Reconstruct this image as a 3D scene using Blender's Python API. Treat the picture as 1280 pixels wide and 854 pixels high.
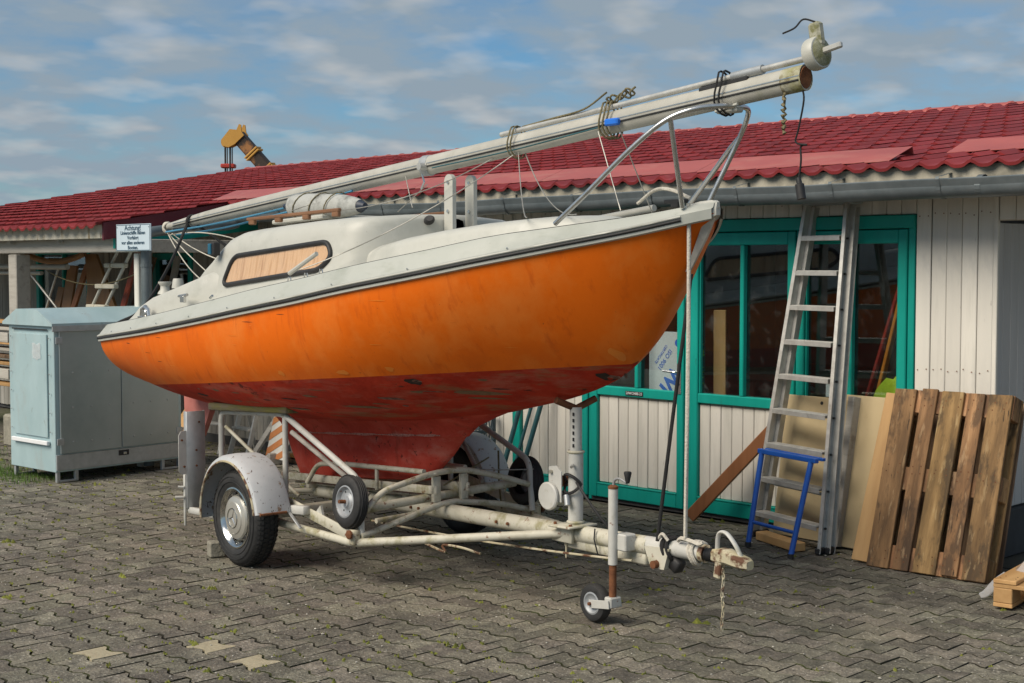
import bpy, bmesh, math, random
import numpy as np
from mathutils import Vector, Matrix, Quaternion
from math import sin, cos, pi, radians, atan, atan2, sqrt
random.seed(7)
for o in list(bpy.data.objects):
    bpy.data.objects.remove(o)
S = bpy.context.scene
COL = S.collection

# ------------------------------------------------------------------ camera
CAM_H = 1.8
PITCH = atan(95 / 1778.0)
AZ = radians(135)
cd = bpy.data.cameras.new('camera')
cam = bpy.data.objects.new('camera', cd)
COL.objects.link(cam)
cam.location = (0, 0, CAM_H)
cam.rotation_euler = (pi / 2 - PITCH, 0, AZ - pi / 2)
cd.sensor_width = 36
cd.lens = 36 * 1778 / 1280.0
cd.clip_end = 2000
S.camera = cam

# ------------------------------------------------------------------ light
SUN_DIR = Vector((-0.17 * cos(radians(43)), -0.985 * cos(radians(43)), sin(radians(43))))
SUN_DIR.normalize()
w = bpy.data.worlds.new('World')
S.world = w
w.use_nodes = True
nt = w.node_tree
nt.nodes.clear()
def N(t, **kw):
    n = nt.nodes.new(t)
    for k, v in kw.items():
        setattr(n, k, v)
    return n
out = N('ShaderNodeOutputWorld'); bg = N('ShaderNodeBackground')
bg.inputs['Strength'].default_value = 0.15
sky = N('ShaderNodeTexSky', sky_type='NISHITA', sun_disc=False)
sky.sun_elevation = radians(43)
sky.sun_rotation = atan2(SUN_DIR.x, SUN_DIR.y)
sky.air_density = 1.0; sky.dust_density = 0.6; sky.ozone_density = 2.0
tc = N('ShaderNodeTexCoord'); sep = N('ShaderNodeSeparateXYZ')
nt.links.new(tc.outputs['Generated'], sep.inputs[0])
add = N('ShaderNodeMath', operation='ADD'); add.inputs[1].default_value = 0.22
mx = N('ShaderNodeMath', operation='MAXIMUM'); mx.inputs[1].default_value = 0.0
nt.links.new(sep.outputs['Z'], mx.inputs[0]); nt.links.new(mx.outputs[0], add.inputs[0])
dx = N('ShaderNodeMath', operation='DIVIDE'); dy = N('ShaderNodeMath', operation='DIVIDE')
nt.links.new(sep.outputs['X'], dx.inputs[0]); nt.links.new(add.outputs[0], dx.inputs[1])
nt.links.new(sep.outputs['Y'], dy.inputs[0]); nt.links.new(add.outputs[0], dy.inputs[1])
cmb = N('ShaderNodeCombineXYZ')
nt.links.new(dx.outputs[0], cmb.inputs[0]); nt.links.new(dy.outputs[0], cmb.inputs[1])
# stretch a little along one wind direction
mapn = N('ShaderNodeMapping'); mapn.inputs['Rotation'].default_value = (0, 0, radians(-20))
mapn.inputs['Scale'].default_value = (1.0, 0.9, 1.0); mapn.inputs['Location'].default_value = (3.3, 1.9, 0)
nt.links.new(cmb.outputs[0], mapn.inputs[0])
n1 = N('ShaderNodeTexNoise'); n1.inputs['Scale'].default_value = 6.6; n1.inputs['Detail'].default_value = 3; n1.inputs['Roughness'].default_value = 0.45; n1.inputs['Distortion'].default_value = 0.0
n2 = N('ShaderNodeTexNoise'); n2.inputs['Scale'].default_value = 4.0; n2.inputs['Detail'].default_value = 6; n2.inputs['Roughness'].default_value = 0.55
nt.links.new(mapn.outputs[0], n1.inputs['Vector']); nt.links.new(mapn.outputs[0], n2.inputs['Vector'])
r1 = N('ShaderNodeValToRGB'); r1.color_ramp.elements[0].position = 0.50; r1.color_ramp.elements[1].position = 0.90
r2 = N('ShaderNodeValToRGB'); r2.color_ramp.elements[0].position = 0.30; r2.color_ramp.elements[1].position = 0.58
nt.links.new(n1.outputs['Fac'], r1.inputs[0]); nt.links.new(n2.outputs['Fac'], r2.inputs[0])
skb = N('ShaderNodeMix', data_type='RGBA', blend_type='MIX')      # thin grey-blue veil over the clear sky
skb.inputs['B'].default_value = (0.98, 1.24, 1.48, 1)
m3 = N('ShaderNodeMath', operation='MULTIPLY'); m3.inputs[1].default_value = 1.0
nt.links.new(r2.outputs[0], m3.inputs[0]); nt.links.new(m3.outputs[0], skb.inputs['Factor'])
tint = N('ShaderNodeMix', data_type='RGBA', blend_type='MULTIPLY'); tint.inputs['Factor'].default_value = 1.0
tint.inputs['B'].default_value = (0.18, 0.265, 0.32, 1)
nt.links.new(sky.outputs[0], tint.inputs['A'])
nt.links.new(tint.outputs['Result'], skb.inputs['A'])
skc = N('ShaderNodeMix', data_type='RGBA', blend_type='MIX')      # pale cloud tufts
skc.inputs['B'].default_value = (2.35, 2.25, 2.12, 1)
m4 = N('ShaderNodeMath', operation='MULTIPLY'); m4.inputs[1].default_value = 0.72
nt.links.new(r1.outputs[0], m4.inputs[0]); nt.links.new(m4.outputs[0], skc.inputs['Factor'])
nt.links.new(skb.outputs['Result'], skc.inputs['A'])
nt.links.new(skc.outputs['Result'], bg.inputs['Color'])
nt.links.new(bg.outputs[0], out.inputs[0])

sd = bpy.data.lights.new('sun', 'SUN'); sd.energy = 2.1; sd.angle = radians(38); sd.color = (1.0, 0.89, 0.74)
so = bpy.data.objects.new('sun', sd); COL.objects.link(so)
so.rotation_euler = (-SUN_DIR).to_track_quat('-Z', 'Y').to_euler()
so.location = (-10, -8, 12)
S.view_settings.view_transform = 'Standard'; S.view_settings.look = 'None'
S.view_settings.exposure = 0.95; S.view_settings.gamma = 1.0
S.render.engine = 'CYCLES'
S.render.resolution_x = 1024; S.render.resolution_y = 683

# ------------------------------------------------------------------ materials
MATS = {}
def ramp_set(r, stops):
    e = r.color_ramp.elements
    while len(e) > 2: e.remove(e[-1])
    for i, (p, c) in enumerate(stops):
        if i >= len(e): el = e.new(p)
        else: el = e[i]; el.position = p
        el.color = (*c, 1) if len(c) == 3 else c
def mat(name, cols, scale=6, stretch=(1, 1, 1), rough=0.6, metal=0.0, bump=0.15, bscale=None, var=0.0, spots=None, spec=0.5,
        detail=6, coords='Object', hue=0.0, spots2=None, bdist=0.01, alpha=None, coat=0.0, spots3=None):
    """noise ramp colour + per piece variation + optional stain spots [(scale, lo, hi, colour, strength)] + bump"""
    if name in MATS: return MATS[name]
    m = bpy.data.materials.new(name); m.use_nodes = True
    t = m.node_tree; t.nodes.clear(); L = t.links.new
    o = t.nodes.new('ShaderNodeOutputMaterial'); p = t.nodes.new('ShaderNodeBsdfPrincipled'); L(p.outputs[0], o.inputs[0])
    tc = t.nodes.new('ShaderNodeTexCoord'); oi = t.nodes.new('ShaderNodeObjectInfo'); ge = t.nodes.new('ShaderNodeNewGeometry')
    rnd = t.nodes.new('ShaderNodeMath'); rnd.operation = 'ADD'; L(oi.outputs['Random'], rnd.inputs[0]); L(ge.outputs['Random Per Island'], rnd.inputs[1])
    fr = t.nodes.new('ShaderNodeMath'); fr.operation = 'FRACT'; L(rnd.outputs[0], fr.inputs[0])
    mp = t.nodes.new('ShaderNodeMapping'); mp.inputs['Scale'].default_value = stretch
    L(ge.outputs['Position'] if coords == 'World' else tc.outputs['Object'], mp.inputs['Vector'])
    vec = mp.outputs[0]
    if var > 0 and coords != 'World':
        ml = t.nodes.new('ShaderNodeMath'); ml.operation = 'MULTIPLY'; ml.inputs[1].default_value = 37.0; L(fr.outputs[0], ml.inputs[0])
        va = t.nodes.new('ShaderNodeVectorMath'); va.operation = 'ADD'; L(vec, va.inputs[0]); L(ml.outputs[0], va.inputs[1]); vec = va.outputs[0]
    ns = t.nodes.new('ShaderNodeTexNoise'); ns.inputs['Scale'].default_value = scale; ns.inputs['Detail'].default_value = detail; ns.inputs['Roughness'].default_value = 0.62
    L(vec, ns.inputs['Vector'])
    rp = t.nodes.new('ShaderNodeValToRGB'); L(ns.outputs['Fac'], rp.inputs[0])
    if len(cols) == 1: cols = [tuple(x * 0.86 for x in cols[0]), tuple(min(1, x * 1.1) for x in cols[0])]
    k = len(cols)
    ramp_set(rp, [(0.3 + 0.4 * i / (k - 1), c) for i, c in enumerate(cols)])
    col = rp.outputs[0]
    for sp in ([spots] if spots else []) + ([spots2] if spots2 else []) + ([spots3] if spots3 else []):
        sc, lo, hi, sc_col, st = sp[:5]
        n2 = t.nodes.new('ShaderNodeTexNoise'); n2.inputs['Scale'].default_value = sc; n2.inputs['Detail'].default_value = 5; n2.inputs['Roughness'].default_value = 0.65
        off = t.nodes.new('ShaderNodeVectorMath'); off.operation = 'ADD'; off.inputs[1].default_value = (sc * 1.7, 5.1, sc)
        if len(sp) > 5:
            mp2 = t.nodes.new('ShaderNodeMapping'); mp2.inputs['Scale'].default_value = sp[5]
            L(ge.outputs['Position'] if coords == 'World' else tc.outputs['Object'], mp2.inputs['Vector']); L(mp2.outputs[0], off.inputs[0])
        else: L(vec, off.inputs[0])
        L(off.outputs[0], n2.inputs['Vector'])
        rr = t.nodes.new('ShaderNodeMapRange'); rr.inputs['From Min'].default_value = lo; rr.inputs['From Max'].default_value = hi; rr.inputs['To Max'].default_value = st
        L(n2.outputs['Fac'], rr.inputs['Value'])
        mi = t.nodes.new('ShaderNodeMix'); mi.data_type = 'RGBA'; L(rr.outputs[0], mi.inputs['Factor']); L(col, mi.inputs['A']); mi.inputs['B'].default_value = (*sc_col, 1)
        col = mi.outputs['Result']
    if var > 0:
        mr = t.nodes.new('ShaderNodeMapRange'); mr.inputs['To Min'].default_value = 1 - var; mr.inputs['To Max'].default_value = 1 + var; L(fr.outputs[0], mr.inputs['Value'])
        hs = t.nodes.new('ShaderNodeHueSaturation'); L(mr.outputs[0], hs.inputs['Value']); L(col, hs.inputs['Color'])
        if hue:
            m2 = t.nodes.new('ShaderNodeMapRange'); m2.inputs['To Min'].default_value = 0.5 - hue; m2.inputs['To Max'].default_value = 0.5 + hue
            f2 = t.nodes.new('ShaderNodeMath'); f2.operation = 'MULTIPLY'; f2.inputs[1].default_value = 7.13; L(fr.outputs[0], f2.inputs[0])
            f3 = t.nodes.new('ShaderNodeMath'); f3.operation = 'FRACT'; L(f2.outputs[0], f3.inputs[0]); L(f3.outputs[0], m2.inputs['Value']); L(m2.outputs[0], hs.inputs['Hue'])
        col = hs.outputs[0]
    L(col, p.inputs['Base Color'])
    p.inputs['Metallic'].default_value = metal; p.inputs['Specular IOR Level'].default_value = spec
    p.inputs['Coat Weight'].default_value = coat; p.inputs['Coat Roughness'].default_value = 0.25
    rr = t.nodes.new('ShaderNodeMapRange'); rr.inputs['To Min'].default_value = max(0.03, rough - 0.12); rr.inputs['To Max'].default_value = min(1, rough + 0.12)
    L(ns.outputs['Fac'], rr.inputs['Value']); L(rr.outputs[0], p.inputs['Roughness'])
    if bump > 0:
        nb = t.nodes.new('ShaderNodeTexNoise'); nb.inputs['Scale'].default_value = bscale or scale * 3; nb.inputs['Detail'].default_value = 5
        L(vec, nb.inputs['Vector'])
        b = t.nodes.new('ShaderNodeBump'); b.inputs['Strength'].default_value = bump; b.inputs['Distance'].default_value = bdist; L(nb.outputs['Fac'], b.inputs['Height']); L(b.outputs[0], p.inputs['Normal'])
    if alpha is not None: p.inputs['Alpha'].default_value = alpha
    MATS[name] = m
    return m
def glass_mat(name, tint=(0.88, 0.92, 0.92), refl=0.09, rough=0.02):
    m = bpy.data.materials.new(name); m.use_nodes = True; t = m.node_tree; t.nodes.clear(); L = t.links.new
    o = t.nodes.new('ShaderNodeOutputMaterial'); mixs = t.nodes.new('ShaderNodeMixShader'); tr = t.nodes.new('ShaderNodeBsdfTransparent'); gl = t.nodes.new('ShaderNodeBsdfGlossy')
    tr.inputs[0].default_value = (*tint, 1); gl.inputs['Roughness'].default_value = rough; gl.inputs[0].default_value = (0.9, 0.95, 1, 1)
    lw = t.nodes.new('ShaderNodeLayerWeight'); lw.inputs['Blend'].default_value = 0.5
    pw = t.nodes.new('ShaderNodeMath'); pw.operation = 'POWER'; pw.inputs[1].default_value = 4.0; L(lw.outputs['Facing'], pw.inputs[0])
    mr = t.nodes.new('ShaderNodeMapRange'); mr.inputs['To Min'].default_value = refl; mr.inputs['To Max'].default_value = 1.0; L(pw.outputs[0], mr.inputs['Value'])
    L(mr.outputs[0], mixs.inputs[0]); L(tr.outputs[0], mixs.inputs[1]); L(gl.outputs[0], mixs.inputs[2])
    # thin dust film
    df = t.nodes.new('ShaderNodeBsdfDiffuse'); df.inputs[0].default_value = (0.35, 0.36, 0.36, 1)
    tc = t.nodes.new('ShaderNodeTexCoord'); ns = t.nodes.new('ShaderNodeTexNoise'); ns.inputs['Scale'].default_value = 9; ns.inputs['Detail'].default_value = 6; L(tc.outputs['Object'], ns.inputs[0])
    m2 = t.nodes.new('ShaderNodeMapRange'); m2.inputs['From Min'].default_value = 0.55; m2.inputs['From Max'].default_value = 0.85; m2.inputs['To Min'].default_value = 0.008; m2.inputs['To Max'].default_value = 0.09; L(ns.outputs['Fac'], m2.inputs['Value'])
    mx2 = t.nodes.new('ShaderNodeMixShader'); L(m2.outputs[0], mx2.inputs[0]); L(mixs.outputs[0], mx2.inputs[1]); L(df.outputs[0], mx2.inputs[2])
    L(mx2.outputs[0], o.inputs[0])
    return m

RUST = (0.16, 0.05, 0.015)
m_orange = mat('orange_gelcoat', [(0.70, 0.122, 0.003), (0.80, 0.150, 0.004), (0.76, 0.138, 0.003)], 2.2, rough=0.55, bump=0.06, bscale=40, spots=(3.2, 0.48, 0.66, (0.80, 0.215, 0.03), 0.7, (1.0, 1.0, 0.7)), spots2=(30, 0.68, 0.74, (0.18, 0.05, 0.02), 0.6), spots3=(9, 0.56, 0.70, (0.56, 0.085, 0.005), 0.6, (1.8, 1, 0.25)), spec=0.22)
m_red = mat('red_antifouling', [(0.34, 0.026, 0.012), (0.48, 0.040, 0.018), (0.58, 0.058, 0.028)], 5.0, spec=0.15, rough=0.8, bump=0.35, bscale=30, spots=(4.5, 0.50, 0.66, (0.50, 0.16, 0.11), 0.6, (0.45, 1, 3.0)), spots2=(8, 0.64, 0.70, (0.055, 0.022, 0.016), 0.8, (0.7, 1, 1.8)), spots3=(3.4, 0.57, 0.66, (0.27, 0.16, 0.08), 0.65, (0.5, 1, 4.0)))
m_keel = mat('red_keel_paint', [(0.44, 0.046, 0.030), (0.56, 0.070, 0.046), (0.64, 0.12, 0.085)], 5.0, spec=0.15, rough=0.75, bump=0.4, bscale=36, spots=(5, 0.54, 0.66, (0.58, 0.22, 0.17), 0.55, (0.6, 1, 1.4)), spots2=(22, 0.63, 0.68, (0.04, 0.02, 0.015), 0.9), spots3=(4, 0.60, 0.7, (0.30, 0.05, 0.03), 0.7, (2, 1, 0.6)))
m_rudder = mat('pink_rudder_paint', [(0.42, 0.13, 0.11), (0.55, 0.2, 0.17)], 6, rough=0.7, spots=(18, 0.62, 0.7, (0.3, 0.16, 0.04), 0.7))
m_white = mat('white_gelcoat', [(0.41, 0.415, 0.375), (0.50, 0.50, 0.455), (0.475, 0.475, 0.43)], 2.5, rough=0.45, bump=0.05, bscale=25, spots=(4, 0.54, 0.74, (0.36, 0.37, 0.32), 0.5, (1, 1, 2.2)), spots2=(36, 0.67, 0.73, (0.18, 0.18, 0.14), 0.6), spots3=(9, 0.60, 0.72, (0.58, 0.57, 0.53), 0.5))
m_gunw = mat('shade_toned_gunwale', [(0.35, 0.37, 0.33), (0.44, 0.455, 0.415), (0.41, 0.43, 0.39)], 2.5, rough=0.5, bump=0.05, bscale=25, spots=(5, 0.56, 0.75, (0.28, 0.30, 0.24), 0.5, (1, 1, 3)), spots2=(34, 0.68, 0.74, (0.16, 0.16, 0.12), 0.6))  # white gelcoat toned down: shade on the side-facing flange is in the colour
m_black = mat('black_rubber', [(0.012, 0.012, 0.013), (0.028, 0.028, 0.03)], 12, rough=0.6, bump=0.2)
m_tyre = mat('tyre_rubber', [(0.012, 0.013, 0.014), (0.03, 0.03, 0.031)], 14, rough=0.7, bump=0.25, spots=(5, 0.55, 0.8, (0.09, 0.085, 0.075), 0.5))
m_steel = mat('stainless_steel', [(0.55, 0.55, 0.54), (0.68, 0.68, 0.67)], 20, rough=0.25, metal=0.9, bump=0.0)
m_alu = mat('worn_aluminium', [(0.46, 0.455, 0.43), (0.62, 0.615, 0.58)], 14, rough=0.45, metal=0.45, bump=0.08, spots=(11, 0.6, 0.75, (0.22, 0.21, 0.18), 0.6))
m_mast = mat('anodised_mast', [(0.39, 0.38, 0.335), (0.50, 0.49, 0.44)], 5, rough=0.5, metal=0.08, bump=0.04, spots=(9, 0.6, 0.78, (0.28, 0.29, 0.2), 0.6))
m_galv = mat('galvanised_steel', [(0.36, 0.38, 0.39), (0.47, 0.49, 0.50)], 16, rough=0.5, metal=0.55, bump=0.05, spots=(9, 0.6, 0.8, (0.25, 0.26, 0.26), 0.5))
m_trailer = mat('pale_trailer_paint', [(0.40, 0.38, 0.29), (0.55, 0.53, 0.44), (0.50, 0.48, 0.40)], 7, rough=0.6, bump=0.25, spots=(9, 0.52, 0.66, (0.22, 0.20, 0.07), 0.7), spots2=(20, 0.61, 0.68, RUST, 0.85))
m_trailer_clean = mat('grey_white_paint', [(0.46, 0.46, 0.43), (0.56, 0.56, 0.53)], 7, rough=0.5, bump=0.15, spots=(22, 0.64, 0.70, RUST, 0.75), spots2=(8, 0.56, 0.7, (0.30, 0.29, 0.2), 0.6))
m_guard = mat('mudguard_paint', [(0.44, 0.47, 0.49), (0.54, 0.56, 0.58)], 5, rough=0.55, bump=0.1, spots=(14, 0.61, 0.66, (0.22, 0.12, 0.05), 0.85), spots2=(34, 0.63, 0.66, (0.06, 0.03, 0.018), 0.95))
m_rust = mat('rusty_iron', [(0.07, 0.03, 0.015), (0.16, 0.06, 0.025), (0.24, 0.10, 0.04)], 15, rough=0.85, bump=0.5, metal=0.1)
m_rustyellow = mat('yellowed_rust_paint', [(0.42, 0.37, 0.22), (0.55, 0.51, 0.40)], 8, rough=0.65, bump=0.4, spots=(13, 0.48, 0.58, (0.10, 0.035, 0.015), 0.95))
m_chrome = mat('chrome_hubcap', [(0.55, 0.55, 0.53), (0.62, 0.62, 0.60)], 9, rough=0.16, metal=1.0, bump=0.02)
m_silver = mat('silver_hub_paint', [(0.48, 0.47, 0.43), (0.56, 0.55, 0.50)], 9, rough=0.35, metal=0.55, bump=0.03)
m_wheelgrey = mat('grey_rim_paint', [(0.30, 0.32, 0.34), (0.40, 0.42, 0.44)], 12, rough=0.55, metal=0.4, spots=(24, 0.6, 0.68, RUST, 0.8))
m_moss = mat('mossy_plank', [(0.09, 0.075, 0.05), (0.18, 0.15, 0.10)], 20, stretch=(0.2, 1, 1), rough=0.9, bump=0.7, spots=(14, 0.45, 0.6, (0.15, 0.14, 0.03), 0.85))
m_teak = mat('teak', [(0.16, 0.075, 0.035), (0.26, 0.13, 0.065)], 14, stretch=(0.15, 1, 1), rough=0.6)
m_teal = mat('teal_paint', [(0.004, 0.27, 0.225), (0.007, 0.355, 0.295)], 5, spec=0.3, rough=0.45, bump=0.12, stretch=(1, 1, 0.25), var=0.08, spots=(9, 0.66, 0.76, (0.02, 0.13, 0.11), 0.6), spots2=(30, 0.68, 0.74, (0.02, 0.05, 0.045), 0.6))
m_plank = mat('white_painted_board', [(0.54, 0.53, 0.48), (0.70, 0.68, 0.62), (0.65, 0.635, 0.585)], 5, stretch=(1.6, 1.6, 0.16), rough=0.65, bump=0.2, var=0.07, spots=(3.4, 0.56, 0.72, (0.40, 0.41, 0.42), 0.55, (1.2, 1.2, 0.45)), spots2=(26, 0.69, 0.75, (0.07, 0.05, 0.035), 0.75))
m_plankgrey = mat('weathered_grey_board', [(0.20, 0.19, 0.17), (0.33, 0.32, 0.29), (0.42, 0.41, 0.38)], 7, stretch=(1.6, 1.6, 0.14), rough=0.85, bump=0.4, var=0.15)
m_timbergrey = mat('weathered_grey_timber', [(0.24, 0.22, 0.19), (0.42, 0.40, 0.36), (0.36, 0.34, 0.30)], 7, stretch=(0.2, 1.6, 1.6), rough=0.85, bump=0.4, var=0.08)
m_cream = mat('stained_cream_board', [(0.45, 0.42, 0.33), (0.62, 0.60, 0.52)], 6, stretch=(1, 1, 0.3), rough=0.7, spots=(14, 0.58, 0.66, (0.22, 0.16, 0.07), 0.8, (1, 1, 0.25)), bump=0.25)
m_fascia = mat('mouldy_fascia_board', [(0.24, 0.225, 0.18), (0.42, 0.39, 0.31), (0.54, 0.51, 0.42)], 7, rough=0.85, bump=0.4, spots=(6, 0.54, 0.68, (0.12, 0.12, 0.11), 0.7))
m_gutter = mat('grey_zinc_gutter', [(0.105, 0.128, 0.138), (0.165, 0.19, 0.20)], 6, rough=0.45, metal=0.35, bump=0.04, spots=(8, 0.6, 0.75, (0.12, 0.13, 0.13), 0.6))
m_tile = mat('dark_red_roof_tile', [(0.165, 0.019, 0.022), (0.235, 0.029, 0.031), (0.20, 0.024, 0.026)], 1.4, spec=0.3, rough=0.5, bump=0.04, coords='World', var=0.17, spots=(4, 0.58, 0.74, (0.30, 0.10, 0.09), 0.5), spots2=(1.3, 0.54, 0.7, (0.13, 0.022, 0.026), 0.6), spots3=(34, 0.70, 0.75, (0.34, 0.30, 0.22), 0.6))
m_sheet = mat('salmon_red_sheet', [(0.32, 0.075, 0.068), (0.40, 0.10, 0.088)], 5, rough=0.5, bump=0.04, stretch=(0.4, 1, 1), spots=(5, 0.54, 0.72, (0.42, 0.18, 0.14), 0.55), spots2=(16, 0.62, 0.72, (0.30, 0.07, 0.06), 0.6))
m_verge = mat('dark_red_verge_sheet', [(0.10, 0.008, 0.016), (0.13, 0.012, 0.02)], 4, rough=0.4, bump=0.02)
m_paver = mat('concrete_paver', [(0.072, 0.067, 0.054), (0.140, 0.129, 0.102), (0.225, 0.206, 0.160)], 9, rough=0.92, bump=1.0, bscale=70, coords='World', var=0.30, spots=(0.9, 0.50, 0.66, (0.20, 0.18, 0.13), 0.5), spots2=(52, 0.56, 0.64, (0.38, 0.355, 0.30), 0.7), spots3=(38, 0.58, 0.66, (0.035, 0.033, 0.03), 0.7), hue=0.02, bdist=0.012, detail=9)
m_paverpale = mat('pale_paver', [(0.30, 0.265, 0.18), (0.42, 0.375, 0.26)], 14, rough=0.9, bump=0.5, bscale=60, coords='World')
m_joint = mat('joint_soil_moss', [(0.018, 0.016, 0.012), (0.035, 0.032, 0.02)], 30, rough=1.0, bump=0.6, coords='World', spots=(2.2, 0.46, 0.62, (0.055, 0.07, 0.016), 0.85))
m_earth = mat('yard_ground', [(0.085, 0.079, 0.064), (0.15, 0.138, 0.108)], 3, rough=1.0, bump=0.5, bscale=30, coords='World', spots=(0.6, 0.5, 0.62, (0.08, 0.1, 0.03), 0.6))
m_mossg = mat('moss', [(0.085, 0.10, 0.014), (0.20, 0.21, 0.035)], 30, rough=1.0, bump=0.5, coords='World', var=0.25)
m_grass = mat('grass_blades', [(0.05, 0.11, 0.015), (0.12, 0.22, 0.03)], 10, rough=0.8, bump=0, coords='World', var=0.3)
m_pebble = mat('pebbles', [(0.28, 0.26, 0.22), (0.5, 0.48, 0.43)], 40, rough=0.9, bump=0.2, coords='World', var=0.45)
m_pallet = mat('weathered_pallet_wood', [(0.10, 0.055, 0.024), (0.26, 0.145, 0.062), (0.46, 0.27, 0.125)], 9, stretch=(1.7, 1.7, 0.2), rough=0.8, bump=0.4, var=0.2, hue=0.012, spots=(7, 0.51, 0.60, (0.085, 0.052, 0.028), 0.8, (1.2, 1.2, 0.45)), spots2=(34, 0.63, 0.67, (0.02, 0.014, 0.009), 0.9), spots3=(16, 0.58, 0.66, (0.50, 0.34, 0.18), 0.6, (1.5, 1.5, 0.3)))
m_pine = mat('fresh_pine', [(0.45, 0.25, 0.095), (0.60, 0.37, 0.16)], 7, stretch=(1.6, 1.6, 0.2), rough=0.65, bump=0.15, var=0.1, spots=(20, 0.68, 0.72, (0.14, 0.06, 0.02), 0.8))
m_brownwood = mat('reddish_brown_timber', [(0.22, 0.085, 0.030), (0.34, 0.14, 0.055)], 7, stretch=(1.6, 1.6, 0.2), rough=0.6, bump=0.15)
m_brownply = mat('brown_varnished_ply', [(0.20, 0.095, 0.030), (0.31, 0.16, 0.06)], 6, stretch=(1.5, 1.5, 0.3), rough=0.5, bump=0.1, var=0.15)
m_oldwood = mat('old_brown_wood', [(0.07, 0.042, 0.024), (0.16, 0.10, 0.06), (0.24, 0.17, 0.11)], 7, stretch=(1.6, 1.6, 0.2), rough=0.85, bump=0.3, var=0.25)
m_beige = mat('beige_laminate', [(0.50, 0.40, 0.235), (0.56, 0.45, 0.27)], 4, rough=0.45, bump=0.02, spots=(7, 0.62, 0.8, (0.40, 0.31, 0.17), 0.5))
m_blue = mat('bright_blue_paint', [(0.010, 0.085, 0.42), (0.018, 0.12, 0.52)], 9, rough=0.4, bump=0.05, spots=(20, 0.68, 0.74, (0.04, 0.06, 0.15), 0.6))
m_redpaint = mat('red_paint', [(0.38, 0.03, 0.02), (0.45, 0.045, 0.03)], 8, rough=0.5)
m_redbrown = mat('red_brown_paint', [(0.22, 0.035, 0.012), (0.29, 0.05, 0.02)], 8, rough=0.55)
m_orangepaint = mat('orange_paint', [(0.62, 0.20, 0.02), (0.7, 0.26, 0.03)], 8, rough=0.5)
m_lime = mat('lime_cloth', [(0.45, 0.62, 0.02), (0.56, 0.75, 0.04)], 12, rough=0.8, bump=0.5)
m_leaf = mat('bright_leaf_print', [(0.08, 0.25, 0.01), (0.30, 0.60, 0.03), (0.5, 0.75, 0.1)], 22, rough=0.6)
m_paper = mat('white_paper', [(0.72, 0.74, 0.76), (0.8, 0.82, 0.84)], 3, rough=0.5, bump=0.02)
m_blueink = mat('blue_print', [(0.01, 0.13, 0.62), (0.015, 0.17, 0.7)], 5, rough=0.5, bump=0)
m_signink = mat('sign_lettering', [(0.02, 0.06, 0.10), (0.03, 0.08, 0.13)], 5, rough=0.5, bump=0)
m_sign = mat('pale_sign_enamel', [(0.50, 0.60, 0.68), (0.56, 0.66, 0.73)], 4, rough=0.3, bump=0.01)
m_cabinet = mat('pale_blue_galvanised_sheet', [(0.36, 0.50, 0.53), (0.46, 0.60, 0.63)], 3, stretch=(1, 1, 0.5), rough=0.45, metal=0.2, bump=0.05, spots=(5, 0.52, 0.72, (0.38, 0.42, 0.41), 0.6, (1, 1, 0.4)), spots2=(18, 0.64, 0.72, (0.22, 0.24, 0.22), 0.6))
m_cabgrey = mat('grey_sheet_door', [(0.30, 0.345, 0.35), (0.38, 0.42, 0.425)], 3, rough=0.38, metal=0.5, bump=0.03, spots=(9, 0.6, 0.8, (0.31, 0.33, 0.33), 0.4, (1, 1, 0.3)))
m_crane = mat('crane_yellow_paint', [(0.50, 0.25, 0.04), (0.60, 0.33, 0.07)], 2, rough=0.6, bump=0.1, spots=(1.2, 0.58, 0.66, (0.2, 0.08, 0.03), 0.8))
m_crane2 = mat('crane_boom_worn_paint', [(0.30, 0.13, 0.04), (0.40, 0.18, 0.06)], 2, rough=0.65, bump=0.1, spots=(0.9, 0.47, 0.53, (0.025, 0.02, 0.018), 0.95))
m_cable = mat('dark_steel_cable', [(0.03, 0.03, 0.032), (0.05, 0.05, 0.05)], 8, rough=0.6, bump=0)
m_rope = mat('white_braided_rope', [(0.48, 0.45, 0.38), (0.64, 0.61, 0.54)], 60, rough=0.9, bump=0.6, bscale=120)
m_ropeblue = mat('blue_rope', [(0.05, 0.20, 0.33), (0.08, 0.28, 0.44)], 60, rough=0.9, bump=0.5)
m_ropeblack = mat('black_rope', [(0.012, 0.012, 0.013), (0.025, 0.025, 0.026)], 60, rough=0.9, bump=0.5)
m_ropebrown = mat('mossy_rope', [(0.12, 0.11, 0.05), (0.24, 0.2, 0.12)], 50, rough=0.95, bump=0.8)
m_wire = mat('rigging_wire', [(0.30, 0.29, 0.26), (0.42, 0.41, 0.38)], 40, rough=0.45, metal=0.5, bump=0)
m_fendergrey = mat('dirty_grey_fender_cover', [(0.22, 0.23, 0.22), (0.42, 0.43, 0.41), (0.34, 0.35, 0.33)], 9, rough=0.8, bump=0.4, spots=(7, 0.56, 0.68, (0.12, 0.12, 0.11), 0.7))
m_navy = mat('navy_plastic', [(0.02, 0.03, 0.05), (0.035, 0.045, 0.07)], 8, rough=0.5)
m_curtain = mat('peach_curtain', [(0.40, 0.21, 0.09), (0.68, 0.44, 0.25), (0.52, 0.30, 0.14)], 4, stretch=(7, 1, 0.6), rough=0.8, bump=0.5)
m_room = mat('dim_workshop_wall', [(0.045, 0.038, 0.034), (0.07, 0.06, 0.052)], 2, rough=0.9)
m_darkwood = mat('dark_workbench_wood', [(0.06, 0.025, 0.018), (0.1, 0.045, 0.03)], 4, rough=0.8)
m_plinth = mat('dark_plinth', [(0.045, 0.047, 0.05), (0.075, 0.077, 0.08)], 5, rough=0.9, bump=0.3)
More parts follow.
